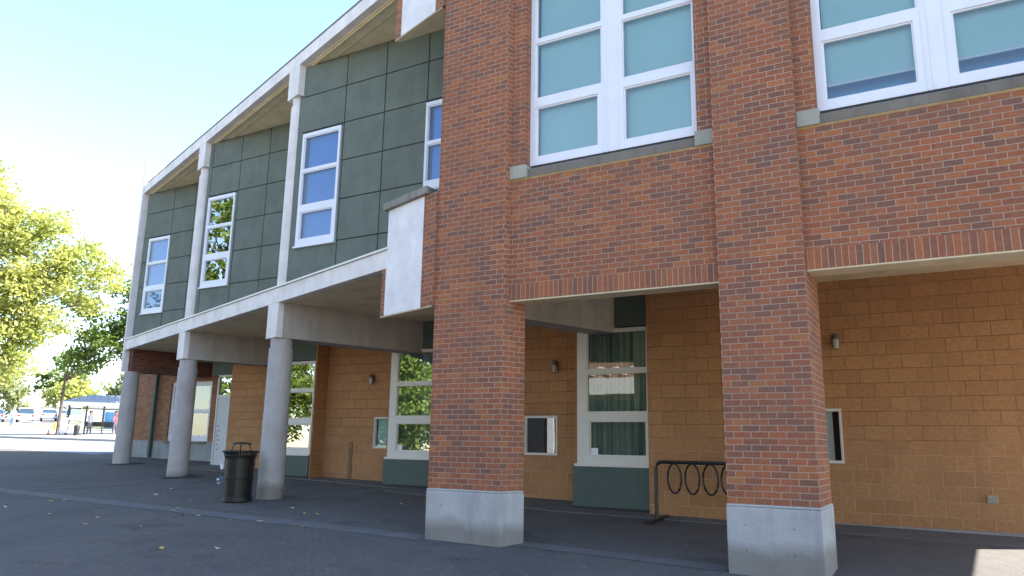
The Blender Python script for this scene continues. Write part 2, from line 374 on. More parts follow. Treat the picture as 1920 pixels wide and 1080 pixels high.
# pillars ---------------------------------------------------------
def pillar(poly, z1, lab):
    p = part(MB().prism(poly, ZB, z1), 'brick_pillar', M['brick'], label=lab)
    cx = sum(q[0] for q in poly) / len(poly); cy = sum(q[1] for q in poly) / len(poly)
    big = []
    for q in poly: big.append((q[0] + (.016 if q[0] > cx else -.016), q[1] + (.016 if q[1] > cy else -.016)))
    zb = min(gz(*q) for q in poly) - .05
    mb = MB().prism(big, zb, ZB - .03); sm = [(q[0] * 1.0 + (cx - q[0]) * .0, q[1]) for q in poly]
    mb.prism([(q[0] + (-.002 if q[0] > cx else .002), q[1] + (-.002 if q[1] > cy else .002)) for q in big], ZB - .03, ZB - .001)
    o = mb.build('plinth', M['plinth'], p, bevel=.012)
    # tie holes of the formwork
    x0, x1 = poly[0][0], poly[1][0]
    for fx, fz in ((.2, -.22), (.2, -.5), (.72, -.24), (.72, -.52)):
        h = MB(); h.ring([(.008, 0), (.008, .01)], 0, 0, 8)
        h.v = [(x0 + (x1 - x0) * fx + a, poly[0][1] - .0162 - c_ * .1, ZB + fz + b_) for a, b_, c_ in h.v]
        h.build('tie_hole', M['rust'], p)
    return p
P1 = [(-6.55, 9.0), (-5.36, 9.0), (-5.225, 9.385), (-6.42, 9.385)]
pillar(P1, 10.2, 'wide brick pillar at the corner between colonnade and brick front')
pillar([(-2.335, 9.0), (-1.345, 9.0), (-1.345, 9.90), (-2.335, 9.90)], 10.2, 'nearer brick pillar in front of the bike rack')
pillar([(1.67, 9.0), (2.66, 9.0), (2.66, 9.90), (1.67, 9.90)], 10.2, 'brick pillar beyond the right edge of the photo')
# brick spandrels, jamb strips, soldier courses
RY = 9.1
for i, (xa, xb, wa, wb) in enumerate(((-5.345, -2.335, -5.10, -2.56), (-1.345, 1.67, -1.115, 1.43))):
    ls, lt = (2.01, 2.24) if i == 0 else (2.05, 2.285)
    mb = MB(); mb.box(xa, xb, RY, 9.42, lt, 3.79); mb.box(xa, wa, RY, 9.42, 3.79, 6.95); mb.box(wb, xb, RY, 9.42, 3.79, 6.95); mb.box(xa, xb, RY, 9.42, 6.95, 9.9)
    part(mb, 'brick_wall', M['brick'])
    part(MB().box(xa, xb, RY - .002, 9.42, ls, lt), 'soldier_course', M['soldier'])
    part(MB().box(xa + .01, xb, RY + .004, 9.415, ls - .02, ls), 'lintel_plate', M['lintel'])
    mb = MB()
    mb.box(wa, wb, 9.13, 9.42, 3.80, 3.93)
    mb.face([(wa, 9.13, 3.93), (wb, 9.13, 3.93), (wb, 9.25, 4.0), (wa, 9.25, 4.0)])
    sl = part(mb, 'window_sill', M['sill'])
    MB().box(xa + .001, wa + .03, RY - .03, 9.30, 3.802, 4.005).build('sill_block', M['sill_block'], sl, bevel=.008)
    MB().box(wb - .03, xb - .001, RY - .03, 9.30, 3.802, 4.005).build('sill_block', M['sill_block'], sl, bevel=.008)
    MB().box(xa, xb, RY - .006, 9.2, 3.775, 3.802).build('sealant_line', M['yellow'], sl)
# windows -----------------------------------------------------------
def window(x0, x1, z0, z1, Y, panes, mat='frame', glass='glass', depth=.09, back=None, backmat='blind', blind_to=None, label=None, sides=(.08, .08, .09, .09), open_room=False, sill=0.0):
    """frame as one mesh with real openings; panes = list of (xa,xb,za,zb)"""
    xs = sorted({x0, x1} | {p[0] for p in panes} | {p[1] for p in panes}); zs = sorted({z0, z1} | {p[2] for p in panes} | {p[3] for p in panes})
    mb = MB()
    # fill everything that is not a pane, strip by strip
    for a, b in zip(xs[:-1], xs[1:]):
        m_ = (a + b) / 2; holes = sorted([(p[2], p[3]) for p in panes if p[0] < m_ < p[1]]); z = z0
        for h0, h1 in holes + [(z1, z1)]:
            if h0 - z > 1e-4: mb.box(a, b, Y, Y + depth, z, h0)
            z = h1
    if sill: mb.box(x0 - .04, x1 + .02, Y - sill, Y, z0 - .05, z0)
    fr = part(mb, 'window', M[mat], label=label)
    # inner sash lip round each pane
    lip = MB(); t_ = .022
    for a, b, c, d in panes:
        lip.box(a, b, Y + .018, Y + .07, c, c + t_); lip.box(a, b, Y + .018, Y + .07, d - t_, d)
        lip.box(a, a + t_, Y + .018, Y + .07, c + t_, d - t_); lip.box(b - t_, b, Y + .018, Y + .07, c + t_, d - t_)
    lip.build('sash', M[mat], fr)
    for a, b, c, d in panes:
        g = MB(); g.face([(a + t_, Y + .045, c + t_), (b - t_, Y + .045, c + t_), (b - t_, Y + .045, d - t_), (a + t_, Y + .045, d - t_)]); g.build('pane', M[glass], fr)
    if back == 'blind':
        bz = blind_to if blind_to is not None else z0
        MB().box(x0 + .1, x1 - .06, Y + .13, Y + .14, bz, z1).build('blind', M[backmat], fr)
        if blind_to is not None: MB().box(x0 + .1, x1 - .06, Y + .120, Y + .148, bz - .025, bz).build('blind_bar', M['frame'], fr)
    if back == 'curtain':
        c = MB(); n = int((x1 - x0) / .018); pr = None
        for i in range(n + 1):
            x = x0 + (x1 - x0) * i / n; y = Y + .24 + .045 * math.sin(i * .95 + math.sin(i * .21) * 2.2) + .02 * math.sin(i * .37)
            if pr: c.face([(pr[0], pr[1], z0), (x, y, z0), (x, y, z1), (pr[0], pr[1], z1)], smooth=True)
            pr = (x, y)
        c.build('curtain', M[backmat], fr)
    return fr
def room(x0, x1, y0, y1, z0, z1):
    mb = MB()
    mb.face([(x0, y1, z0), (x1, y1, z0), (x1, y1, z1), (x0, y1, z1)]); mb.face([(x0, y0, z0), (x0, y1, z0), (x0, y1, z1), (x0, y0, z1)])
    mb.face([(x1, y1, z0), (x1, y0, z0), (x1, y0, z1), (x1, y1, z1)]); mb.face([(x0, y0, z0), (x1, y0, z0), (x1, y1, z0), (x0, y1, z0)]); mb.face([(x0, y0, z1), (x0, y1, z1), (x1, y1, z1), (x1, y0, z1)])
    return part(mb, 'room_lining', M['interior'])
WY = 9.25
def bigwin(o, lab, blind_to=None):
    # two stacked units with a wide mullion between them
    panes = []
    for a, b in ((o + .075, o + 1.155), (o + 1.46, o + 2.49)):
        panes += [(a + .02, b - .06 if a < o + 1 else b - .04, 4.15, 4.94), (a, b, 5.08, 5.985), (a, b, 6.055, 6.84)]
    f = window(o, o + 2.54, 4.03, 6.94, WY, panes, 'frame', 'glass', back='blind', backmat='blind', blind_to=blind_to, label=lab)
    mb = MB()      # grooves and beads of the mullion
    for x in (o + 1.175, o + 1.235, o + 1.40): mb.box(x, x + .02, WY - .006, WY, 4.031, 6.935)
    mb.build('mullion_bead', M['frame'], f)
    MB().box(o + .1, o + 2.48, WY + .30, WY + .31, 3.9, 4.6).build('sky_reflection_sheet', M['sky_blue'], f)  # blue sheet added in place of the sky mirrored in the lower panes
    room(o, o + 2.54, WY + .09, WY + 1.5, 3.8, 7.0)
bigwin(-5.10, 'white double window with pale blinds fully drawn')
bigwin(-1.115, 'white double window with pale blinds stopping short of the bottom', blind_to=4.40)
# upper right mass of the brick block
mb = MB()
mb.box(2.66, 4.08, 9.1, 9.42, 2.0, 9.9); mb.box(3.78, 4.08, 9.42, 20, 3.0, 9.9)
part(mb, 'end_wall', M['brick'])
mb = MB(); mb.prism([(-6.3, 9.42), (3.78, 9.42), (3.78, 20), (-6.3, 20)], 9.2, 9.5); part(mb, 'flat_roof', M['flashing'])

# colonnade wing ------------------------------------------------------
SE = -17.42
# floor slab between the storeys and roof slab share one outline
back = [(3.78, 20.0), (-26.0, 20.0), (-26.0, 17.45)]
fl = [W(SE + .15, .15, 0)[:2], W(-.05, .15, 0)[:2], (-6.2, 9.42), (3.78, 9.42)] + back
part(MB().prism(fl, 2.825, 3.10), 'floor_slab', M['soffit'])
fl2 = [W(SE + .15, .16, 0)[:2], W(-.05, .16, 0)[:2], (-6.2, 9.42)] + [(-6.2, 20.0)] + back[1:]
part(MB().prism(fl2, 8.06, 8.30), 'roof_slab', M['soffit_up'])
mb = MB(); mb.wbox(SE + .17, -.5, 0, .15, 2.812, 3.125); part(mb, 'deck_fascia', M['white'], bevel=.006)
mb = MB(); mb.wbox(SE + .17, -1.25, -.03, .40, 3.13, 3.165); part(mb, 'deck_coping', M['frame2'])
mb = MB(); mb.wbox(SE + .17, -1.3, -.006, .1, 3.1255, 3.13); part(mb, 'coping_dirt_line', M['sill'])  # brown strip, the dirty line under the coping lip
mb = MB(); mb.wbox(SE + .17, -.1, 0, .16, 8.08, 8.36); part(mb, 'roof_fascia', M['white'], bevel=.006)
mb = MB(); mb.wbox(SE + .3, -.3, .05, .11, 8.362, 8.445); part(mb, 'roof_edge_flashing', M['flashing'])
mb = MB()
part(MB().wbox(SE + .3, -.3, .03, .05, 8.41, 8.455), 'flashing_bead', M['sill'])
for i in range(11): part(MB().wbox(SE + 1.2 + i * 1.5, SE + 1.5 + i * 1.5, .034, .05, 8.364, 8.41), 'flashing_joint', M['sill'])
mb = MB(); mb.wbox(SE + .2, -.2, .20, .24, 8.03, 8.06); mb.wbox(SE + .2, -.2, .42, .45, 8.045, 8.06); part(mb, 'soffit_bead', M['lintel'])
for s_ in (-5.15, -11.2):
    part(MB().wbox(s_ - .35, s_ + .15, .45, .9, 8.3, 8.86), 'roof_vent', M['flashing'], bevel=.02)
# end fin with its sunlit parapet
mb = MB(); mb.wbox(SE, SE + .17, -.02, .72, 3.125, 9.22); mb.wbox(SE, SE + .17, -.02, .16, 2.12, 3.125)
part(mb, 'end_fin', M['white'], bevel=.006)
mb = MB(); mb.wbox(SE + .01, SE + .5, .17, 5.6, 2.10, 2.824); part(mb, 'end_beam', M['dark_brick'], label='dark brown brick beam at the far end of the colonnade')
mb = MB(); mb.wbox(SE + .02, SE + .3, .72, 3.2, 2.86, 8.06); part(mb, 'end_wall_upper', M['green'])
# columns, brackets and beams
def collar(r, z0, z1): return [(r, z0), (r, z1)]
for sc_, su, lab in ((-5.76, -5.63, 'round colonnade column nearest the corner pillar, behind the bin'), (-11.60, -11.51, 'middle round colonnade column'), (-17.1, None, 'farthest round colonnade column')):
    P = Vector(W(sc_, .25, 0)); g0 = gz(P.x, P.y)
    c = part(MB().ring([(.262, g0 - .02), (.255, g0 + .5), (.243, 1.88)], P.x, P.y, 36), 'lower_column', M['column'], label=lab)
    MB().ring([(.222, 1.88), (.222, 2.11)], P.x, P.y, 32).build('collar', M['column'], c)
    if sc_ < -10:      # steel covers let into the paving round two of the feet
        q = MB(); pts = [W(sc_ - .5, -.25, 0), W(sc_ + .5, -.25, 0), W(sc_ + .5, .75, 0), W(sc_ - .5, .75, 0)]
        q.face([(a, b, gz(a, b) + .022) for a, b, _ in pts])
        for i in range(4):
            a, b = pts[i], pts[(i + 1) % 4]; q.face([(a[0], a[1], gz(a[0], a[1])), (b[0], b[1], gz(b[0], b[1])), (b[0], b[1], gz(b[0], b[1]) + .022), (a[0], a[1], gz(a[0], a[1]) + .022)])
        q.build('foot_plate', M['rust'], c)
    if su is not None:
        part(MB().wbox(sc_ - .25, sc_ + .25, 0.002, .14, 2.09, 2.811), 'lower_bracket', M['white'], bevel=.006)
        part(MB().wbox(sc_ - .245, sc_ + .245, .14, 3.9, 2.09, 2.824), 'ceiling_beam', M['beam'])
        part(MB().wbox(su - .26, su + .26, 0.002, .34, 7.38, 8.08), 'upper_bracket', M['white'], bevel=.006)
        Q = Vector(W(su, .175, 0))
        c2 = part(MB().ring([(.168, 3.10), (.165, 7.17)], Q.x, Q.y, 32), 'upper_column', M['white'])
        MB().ring([(.140, 7.17), (.140, 7.38)], Q.x, Q.y, 28).build('collar', M['white'], c2)
part(MB().wbox(-.62, -.15, .42, 5.0, 2.09, 2.824), 'ceiling_beam', M['beam'])
# white panels and brick strip beside the corner pillar
WT = .44
YB = 9.53
def wedge(s0, s1, d0, z0, z1, yb=YB):
    a, b = W(s0, d0, 0), W(s1, d0, 0)
    return MB().prism([a[:2], b[:2], (b[0] + .02, yb), (a[0] + .035, max(yb, a[1] + .012))], z0, z1)
for q in ((-1.42, -1.292, .004, 2.02, 2.810), (-.238, .098, 0, 2.02, 3.80), (-1.40, -1.192, .012, 6.95, 8.055), (-1.40, -1.192, -.2, 8.37, 9.6), (-.148, .098, 0, 6.95, 9.9)):
    part(wedge(*q), 'brick_return', M['brick'])
part(wedge(-1.29, -.24, -.004, 2.02, 3.795), 'white_panel', M['stucco'], label='white rendered panel left of the corner pillar')
part(wedge(-1.19, -.15, -.004, 6.95, 9.4), 'white_panel', M['stucco'], label='white rendered panel at the top edge of the photo')
part(wedge(-1.40, .03, .004, 6.935, 6.949), 'panel_underside', M['lintel'])
part(wedge(-1.42, .05, .004, 2.005, 2.019), 'panel_underside', M['lintel'])
part(wedge(-1.37, -.10, -.07, 3.80, 3.925, YB + .05), 'panel_coping', M['coping'], bevel=.01)

# green sawtooth walls upstairs
def green_bay(Y, xa, xb, vj, rows, holes, nxt):
    back_ = MB()
    # backing behind the joints, cut round the windows
    xs = sorted({xa, xb} | {h[0] for h in holes} | {h[1] for h in holes})
    pan = MB()
    for a, b in zip(xs[:-1], xs[1:]):
        m_ = (a + b) / 2; hs = sorted([(h[2], h[3]) for h in holes if h[0] < m_ < h[1]]); z = 3.1
        for h0, h1 in hs + [(8.06, 8.06)]:
            back_.box(a, b, Y + .02, Y + .14, z, h0); z = h1
    gx = [xa] + [v for v in vj if xa < v < xb] + [xb]; gzz = [3.1] + rows + [8.06]; g = .012
    for a, b in zip(gx[:-1], gx[1:]):
        for c, d in zip(gzz[:-1], gzz[1:]):
            rects = [(a + g, b - g, c + g, d - g)]
            for h in holes:
                nr = []
                for r in rects:
                    if r[1] <= h[0] or r[0] >= h[1] or r[3] <= h[2] or r[2] >= h[3]: nr.append(r); continue
                    if r[0] < h[0]: nr.append((r[0], h[0], r[2], r[3]))
                    if r[1] > h[1]: nr.append((h[1], r[1], r[2], r[3]))
                    l_, r_ = max(r[0], h[0]), min(r[1], h[1])
                    if r[2] < h[2]: nr.append((l_, r_, r[2], h[2]))
                    if r[3] > h[3]: nr.append((l_, r_, h[3], r[3]))
                rects = nr
            for r in rects:
                if r[1] - r[0] > .02 and r[3] - r[2] > .02: pan.box(r[0], r[1], Y, Y + .019, r[2], r[3])
    p = part(pan, 'green_panel_wall', M['green'])
    back_.build('panel_backing', M['groove'], p)
    part(MB().box(xb, xb + .12, nxt, Y + .14, 3.1, 8.06), 'return_wall', M['green'])
def wingwin(x, Y, back_, bm, glass, lab, w_=1.08):
    panes = [(x + .09, x + w_ - .10, 4.10, 4.69), (x + .055, x + w_ - .055, 4.84, 5.575), (x + .055, x + w_ - .055, 5.635, 6.37)]
    f = window(x, x + w_, 3.96, 6.45, Y - .03, panes, 'frame', glass, depth=.08, back=back_, backmat=bm, label=lab)
    MB().box(x - .03, x + w_ + .02, Y - .06, Y, 3.925, 3.96).build('sill_trim', M['frame'], f)
    room(x, x + w_, Y + .14, Y + 1.6, 3.5, 6.9)
rows = [3.97, 4.84, 5.67, 6.50, 7.33]
green_bay(10.92, -11.64, -6.6, [-11.48 + 1.06 * i for i in range(1, 6)], rows, [(-11.57, -10.46, 3.94, 6.47), (-8.31, -7.20, 3.94, 6.47)], 9.6)
green_bay(12.88, -17.04, -11.76, [-16.95 + 1.06 * i for i in range(1, 6)], rows, [(-17.03, -15.95, 3.94, 6.47)], 10.93)
green_bay(14.85, -22.75, -17.2, [-22.42 + 1.06 * i for i in range(1, 6)], rows, [(-22.42, -21.34, 3.94, 6.47)], 12.90)
wingwin(-11.555, 10.92, 'blind', 'sky_blue', 'glass_sky_tint', 'tall blue reflecting window beside the nearest white column')  # blue behind the wing panes stands in for the reflected sky
wingwin(-8.30, 10.92, 'blind', 'sky_blue', 'glass_sky_tint', 'blue window half hidden by the corner pillar')
wingwin(-17.03, 12.88, None, None, 'glass_mirror', 'window reflecting green trees beside the middle column', 1.06)
wingwin(-22.41, 14.85, 'blind', 'sky_blue', 'glass_sky_tint', 'pale blue window near the far end fin', 1.06)

# ground-floor walls under the soffit ------------------------------------
ZT = 2.825
def lowwall(mb, x0, x1, Y, holes=(), z0=None, z1=ZT):
    xs = sorted({x0, x1} | {h[0] for h in holes} | {h[1] for h in holes})
    for a, b in zip(xs[:-1], xs[1:]):
        m_ = (a + b) / 2; hs = sorted([(h[2], h[3]) for h in holes if h[0] < m_ < h[1]])
        z = min(gz(a, Y), gz(b, Y)) - .1 if z0 is None else z0
        for h0, h1 in hs + [(z1, z1)]:
            mb.box(a, b, Y, Y + .25, z, h0); z = h1
mb = MB(); lowwall(mb, -2.6, 2.6, 13.6, [(-2.36, -1.61, -.20, .68)]); mb.box(-2.6, -2.4, 13.1, 13.6, -1.4, ZT); lowwall(mb, -4.70, -2.4, 12.95)
part(mb, 'block_wall', M['cmu'], label='long orange block wall on the right')
mb = MB(); lowwall(mb, -10.1, -6.15, 13.9, [(-7.71, -6.96, -.18, .605)]); part(mb, 'block_wall', M['cmu'], label='orange block wall between the two brick pillars')
mb = MB(); lowwall(mb, -14.66, -11.5, 14.9, [(-12.56, -11.8, -.12, .64)]); mb.box(-14.24, -14.20, 14.46, 14.9, -1.2, ZT); part(mb, 'block_wall', M['cmu'], label='orange block wall left of the corner pillar')
mb = MB(); lowwall(mb, -18.95, -16.1, 15.8); mb.box(-19.0, -18.951, 15.8, 16.1, -1.2, ZT); part(mb, 'block_wall', M['cmu'], label='orange block wall beside the pale door')
def lowwin(x0, x1, Y, lab, back_='curtain', glass='glass', k=1.0):
    zb = gz(x0, Y)
    panes = [(x0 + .24 * k, x1 - .06, -.16 * k, .47 * k), (x0 + .19 * k, x1 - .03, .62 * k, 1.345 * k), (x0 + .19 * k, x1 - .03, 1.415 * k, 2.12 * k)]
    f = window(x0, x1, -.30 * k, 2.17 * k, Y, panes, 'frame2', glass, depth=.10, back=back_, backmat='curtain', label=lab, sill=.05)
    MB().box(x0 + .24, x0 + .40, Y + .040, Y + .0425, -.14, -.02).build('paper_notice', M['litter_white'], f)
    part(MB().box(x0 - .08, x1, Y - .03, Y + .3, zb - .02, -.35 * k), 'apron_panel', M['green_dark'])
    part(MB().box(x0 - .02, x1, Y + .02, Y + .3, 2.20 * k, ZT), 'header_panel', M['green_dark'])
    part(MB().box(x0 - .08, x1, Y - .035, Y + .1, zb - .02, zb + .05), 'apron_foot', M['groove'])
    part(MB().box(x0 - .05, x0, Y + .02, Y + 1.0, zb - .05, ZT), 'window_cheek', M['frame2'] if False else M['cmu'])
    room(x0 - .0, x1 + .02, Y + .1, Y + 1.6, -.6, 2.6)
lowwin(-6.12, -4.71, 13.05, 'tall ground floor window with green curtain between the brick pillars')
lowwin(-11.54, -10.1, 14.2, 'tall ground floor window partly behind the corner pillar', glass='glass_mirror')
lowwin(-15.55, -14.24, 14.45, 'tall ground floor window behind the nearest colonnade column', None, glass='glass_mirror', k=.957)
def smallwin(x0, x1, z0, z1, Y, lab, glass='glass_mirror'):
    f = window(x0, x1, z0, z1, Y - .01, [(x0 + .022, x1 - .022, z0 + .022, z1 - .022)], 'frame2', glass, depth=.06, label=lab)
    room(x0, x1, Y + .06, Y + .7, z0 - .2, z1 + .2)
    return f
smallwin(-7.71, -6.96, -.18, .605, 13.9, 'small square window between the brick pillars')
f_ = smallwin(-12.56, -11.80, -.12, .64, 14.9, 'small square window left of the corner pillar', 'glass')
MB().box(-12.5, -11.84, 15.0, 15.01, -.1, .62).build('pale_blind_and_reflection', M['blind'], f_)  # pale board added in place of the greenish reflection on this pane
f_ = smallwin(-2.36, -1.61, -.20, .68, 13.6, 'small square window half hidden by the right pillar', 'glass')
MB().box(-2.33, -1.76, 13.68, 13.69, -.18, .66).build('cream_reflection_board', M['frame2'], f_)  # cream board added for the pale reflection on the left of the pane
# brown strip for a painted-over stain, vent on the walls
M['strip'] = plain('brown_strip', (.20, .115, .055), .85, .2, 8)
part(MB().box(-13.33, -13.22, 14.885, 14.9, -.95, .03), 'stain_strip', M['strip'])
v = MB().box(.31, .45, 13.575, 13.6, -.72, -.61)
for i in range(5): v.box(.322 + i * .024, .332 + i * .024, 13.568, 13.575, -.705, -.625)
part(v, 'wall_vent', M['steel'])
part(MB().box(-2.4, 2.6, 13.52, 13.6, -1.3, -1.13), 'wall_kerb', M['kerb'])
# far brick wall, green post, door
mb = MB(); lowwall(mb, -26.0, -20.3, 17.2, [(-23.75, -21.62, -.03, 1.98)], z0=-.03); part(mb, 'tan_brick_wall', M['tan_brick'])
mb = MB(); lowwall(mb, -26.05, -20.3, 17.14, (), z1=-.03); part(mb, 'concrete_base', M['base'])
f = window(-23.75, -21.62, -.03, 1.98, 17.26, [(-23.65, -22.75, .15, .93), (-22.65, -21.76, .15, .93), (-23.65, -22.75, 1.02, 1.86), (-22.65, -21.76, 1.02, 1.86)], 'frame', 'glass', label='white framed window behind the middle column')
MB().box(-23.8, -21.6, 17.1, 17.26, -.10, -.03).build('window_ledge', M['sill'], f)
room(-23.75, -21.62, 17.45, 18.5, -.3, 2.2)
part(MB().box(-24.47, -24.37, 17.02, 17.14, -.6, ZT), 'downspout', M['green_dark'])
part(MB().box(-20.32, -19.98, 16.75, 17.2, -.95, ZT), 'green_post', M['green_dark'])
d = part(MB().box(-19.93, -19.05, 16.12, 16.17, -.76, 1.33), 'door', M['door'], bevel=.004, label='pale grey door with small red marks')
MB().box(-19.98, -19.93, 16.1, 16.2, -.76, 2.0).box(-19.98, -19.0, 16.1, 16.2, 1.96, 2.02).box(-19.93, -19.05, 16.1, 16.2, 1.33, 1.40).build('door_frame', M['frame2'], d)
mb = MB()
for k in range(6): mb.box(-19.84 + (k % 2) * .05, -19.79 + (k % 2) * .05, 16.115, 16.12, .42 - k * .14, .47 - k * .14)
mb.build('red_mark', M['red'], d)
g = MB(); g.face([(-19.93, 16.15, 1.40), (-19.05, 16.15, 1.40), (-19.05, 16.15, 1.96), (-19.93, 16.15, 1.96)]); g.build('transom_pane', M['glass_mirror'], d)
MB().box(-19.12, -19.08, 16.06, 16.12, .12, .28).build('door_handle', M['steel'], d)
room(-20.0, -19.0, 16.2, 17.2, -1, 2.3)
part(MB().box(-20.3, -18.9, 16.12, 16.4, 2.02, ZT), 'header_panel', M['green_dark'])
part(MB().box(-20.0, -19.0, 16.02, 16.6, -1.0, -.765), 'door_step', M['walk'])
# rear of the building
mb = MB(); mb.box(-26.05, -25.8, 17.45, 20, -1.0, 8.06); mb.box(-25.8, -6.2, 19.8, 20, -1.0, 8.06); mb.box(-6.2, 2.6, 19.8, 20, -1.4, 9.2)
mb.box(2.6, 2.8, 13.85, 20, -1.4, 3.0); mb.box(-6.2, -5.95, 9.42, 20, 8.3, 9.2); mb.box(-26.05, -22.8, 17.2, 17.45, ZT, 8.06)
part(mb, 'rear_wall', M['tan_brick'])

# ------------------------------------------------------------------ things by the building
def wall_lamp(x, y, z, lab):
    r = empty('wall_lamp', (x, y, z)); tag(r, lab, 'wall lamp', 'wall lamps on the orange block wall')
    mb = MB(); mb.ring([(.05, -.01), (.05, .02)], 0, 0, 16)
    mb.v = [(a, -c, b + .03) for a, b, c in mb.v]
    mb2 = MB(); mb2.ring([(.058, .03), (.062, .06), (.055, .12), (.03, .135)], 0, -.085, 18); mb2.box(-.02, .02, -.085, 0, .07, .10)
    o = mb.build('back_plate', M['bronze']); o.parent = r
    o = mb2.build('lamp_cap', M['bronze']); o.parent = r
    mb3 = MB(); mb3.ring([(.02, -.125), (.045, -.11), (.05, -.03), (.05, .03)], 0, -.085, 18)
    o = mb3.build('lamp_glass', M['lampglass']); o.parent = r
    mb4 = MB()
    for k in range(6):
        a = k * math.pi / 3; mb4.tube([(.054 * math.cos(a), -.085 + .054 * math.sin(a), .03), (.054 * math.cos(a), -.085 + .054 * math.sin(a), -.09), (.02 * math.cos(a), -.085 + .02 * math.sin(a), -.13)], .004, 5)
    o = mb4.build('lamp_cage', M['bronze']); o.parent = r
    return r
wall_lamp(-1.61, 13.6, 1.78, 'small bronze wall lamp on the block wall right of the right pillar')
wall_lamp(-6.985, 13.9, 1.59, 'small bronze wall lamp just right of the corner brick pillar')
wall_lamp(-12.66, 14.9, 1.57, 'small bronze wall lamp left of the corner brick pillar')

# bike rack
r = empty('bike_rack', (-3.2, 12.2, gz(-3.2, 12.2))); tag(r, 'black metal bike rack with hanging rings beside the right brick pillar', 'bike rack')
def child(mb, name, mat, parent, bevel=0):
    o = mb.build(name, mat, parent, bevel=bevel); return o
xl, xr, ry, zt = -4.345, -1.75, 12.3, -.225
g0 = gz(xl, ry)
pts = [(xl, ry, g0), (xl, ry, zt - .10), (xl + .02, ry, zt - .04), (xl + .06, ry, zt - .01), (xl + .12, ry, zt), (xr - .12, ry, zt), (xr - .06, ry, zt - .01), (xr - .02, ry, zt - .04), (xr, ry, zt - .10), (xr, ry, gz(xr, ry))]
child(MB().tube(pts, .030, 10), 'rack_frame', M['black'], r)
for x in (xl, xr):
    y0, y1 = 11.85, 12.8
    mb = MB(); z0_, z1_ = gz(x, y0), gz(x, y1)
    mb.v = []; 
    for (a, b) in ((x - .045, x + .045),):
        mb.face([(a, y0, z0_ + .05), (b, y0, z0_ + .05), (b, y1, z1_ + .05), (a, y1, z1_ + .05)]); mb.face([(a, y0, z0_), (b, y0, z0_), (b, y0, z0_ + .05), (a, y0, z0_ + .05)])
        mb.face([(b, y0, z0_), (b, y1, z1_), (b, y1, z1_ + .05), (b, y0, z0_ + .05)]); mb.face([(a, y1, z1_), (a, y0, z0_), (a, y0, z0_ + .05), (a, y1, z1_ + .05)]); mb.face([(b, y1, z1_), (a, y1, z1_), (a, y1, z1_ + .05), (b, y1, z1_ + .05)])
    child(mb, 'foot', M['black'], r)
for k in range(8):
    cx = -4.035 + k * .295; a = R(135); rr = .235; ph = R(135)
    pts = [(cx + rr * math.cos(t) * math.cos(ph), ry + rr * math.cos(t) * math.sin(ph), zt - .02 - rr + rr * math.sin(t)) for t in [2 * math.pi * i / 28 for i in range(28)]]
    child(MB().tube(pts, .016, 7, closed=True), 'ring', M['black'], r)

# litter bin
bx, by = -12.09, 10.43; bz = gz(bx, by)
r = empty('litter_bin', (bx, by, bz)); tag(r, 'dark slatted metal litter bin with raised rain lid in front of the column', 'litter bin')
mb = MB()
for k in range(34):
    a = 2 * math.pi * k / 34; ca, sa = math.cos(a), math.sin(a); t = (-sa * .0145, ca * .0145)
    prof = [(.262, .09), (.272, .45), (.280, .80), (.310, .90), (.338, .935)]
    for (r0, z0), (r1, z1) in zip(prof[:-1], prof[1:]):
        for dr in (0, -.012):
            q = [(bx + (r0 + dr) * ca - t[0], by + (r0 + dr) * sa - t[1], bz + z0), (bx + (r0 + dr) * ca + t[0], by + (r0 + dr) * sa + t[1], bz + z0),
                 (bx + (r1 + dr) * ca + t[0], by + (r1 + dr) * sa + t[1], bz + z1), (bx + (r1 + dr) * ca - t[0], by + (r1 + dr) * sa - t[1], bz + z1)]
            mb.face(q if dr == 0 else q[::-1])
child(mb, 'slat_basket', M['bin'], r)
child(MB().ring([(.22, bz), (.275, bz + .01), (.275, bz + .09), (.265, bz + .10)], bx, by, 32), 'base_ring', M['bin'], r)
mb = MB()
for z, rr in ((.44, .275), (.86, .297)): mb.tube([(bx + rr * math.cos(t), by + rr * math.sin(t), bz + z) for t in [2 * math.pi * i / 30 for i in range(30)]], .012, 6, closed=True)
mb.tube([(bx + .332 * math.cos(t), by + .332 * math.sin(t), bz + .94) for t in [2 * math.pi * i / 32 for i in range(32)]], .018, 7, closed=True)
child(mb, 'hoop', M['bin'], r)
child(MB().ring([(.225, bz + .1), (.235, bz + .5), (.245, bz + .86)], bx, by, 28), 'liner', M['bag'], r)
child(MB().ring([(.20, bz + 1.075), (.20, bz + 1.09), (.10, bz + 1.115), (.02, bz + 1.12)], bx, by, 30), 'rain_lid', M['bin'], r)
for k in range(3):
    a = 2 * math.pi * k / 3 + .4
    child(MB().tube([(bx + .25 * math.cos(a), by + .25 * math.sin(a), bz + .90), (bx + .15 * math.cos(a), by + .15 * math.sin(a), bz + 1.08)], .011, 6), 'lid_post', M['bin'], r)
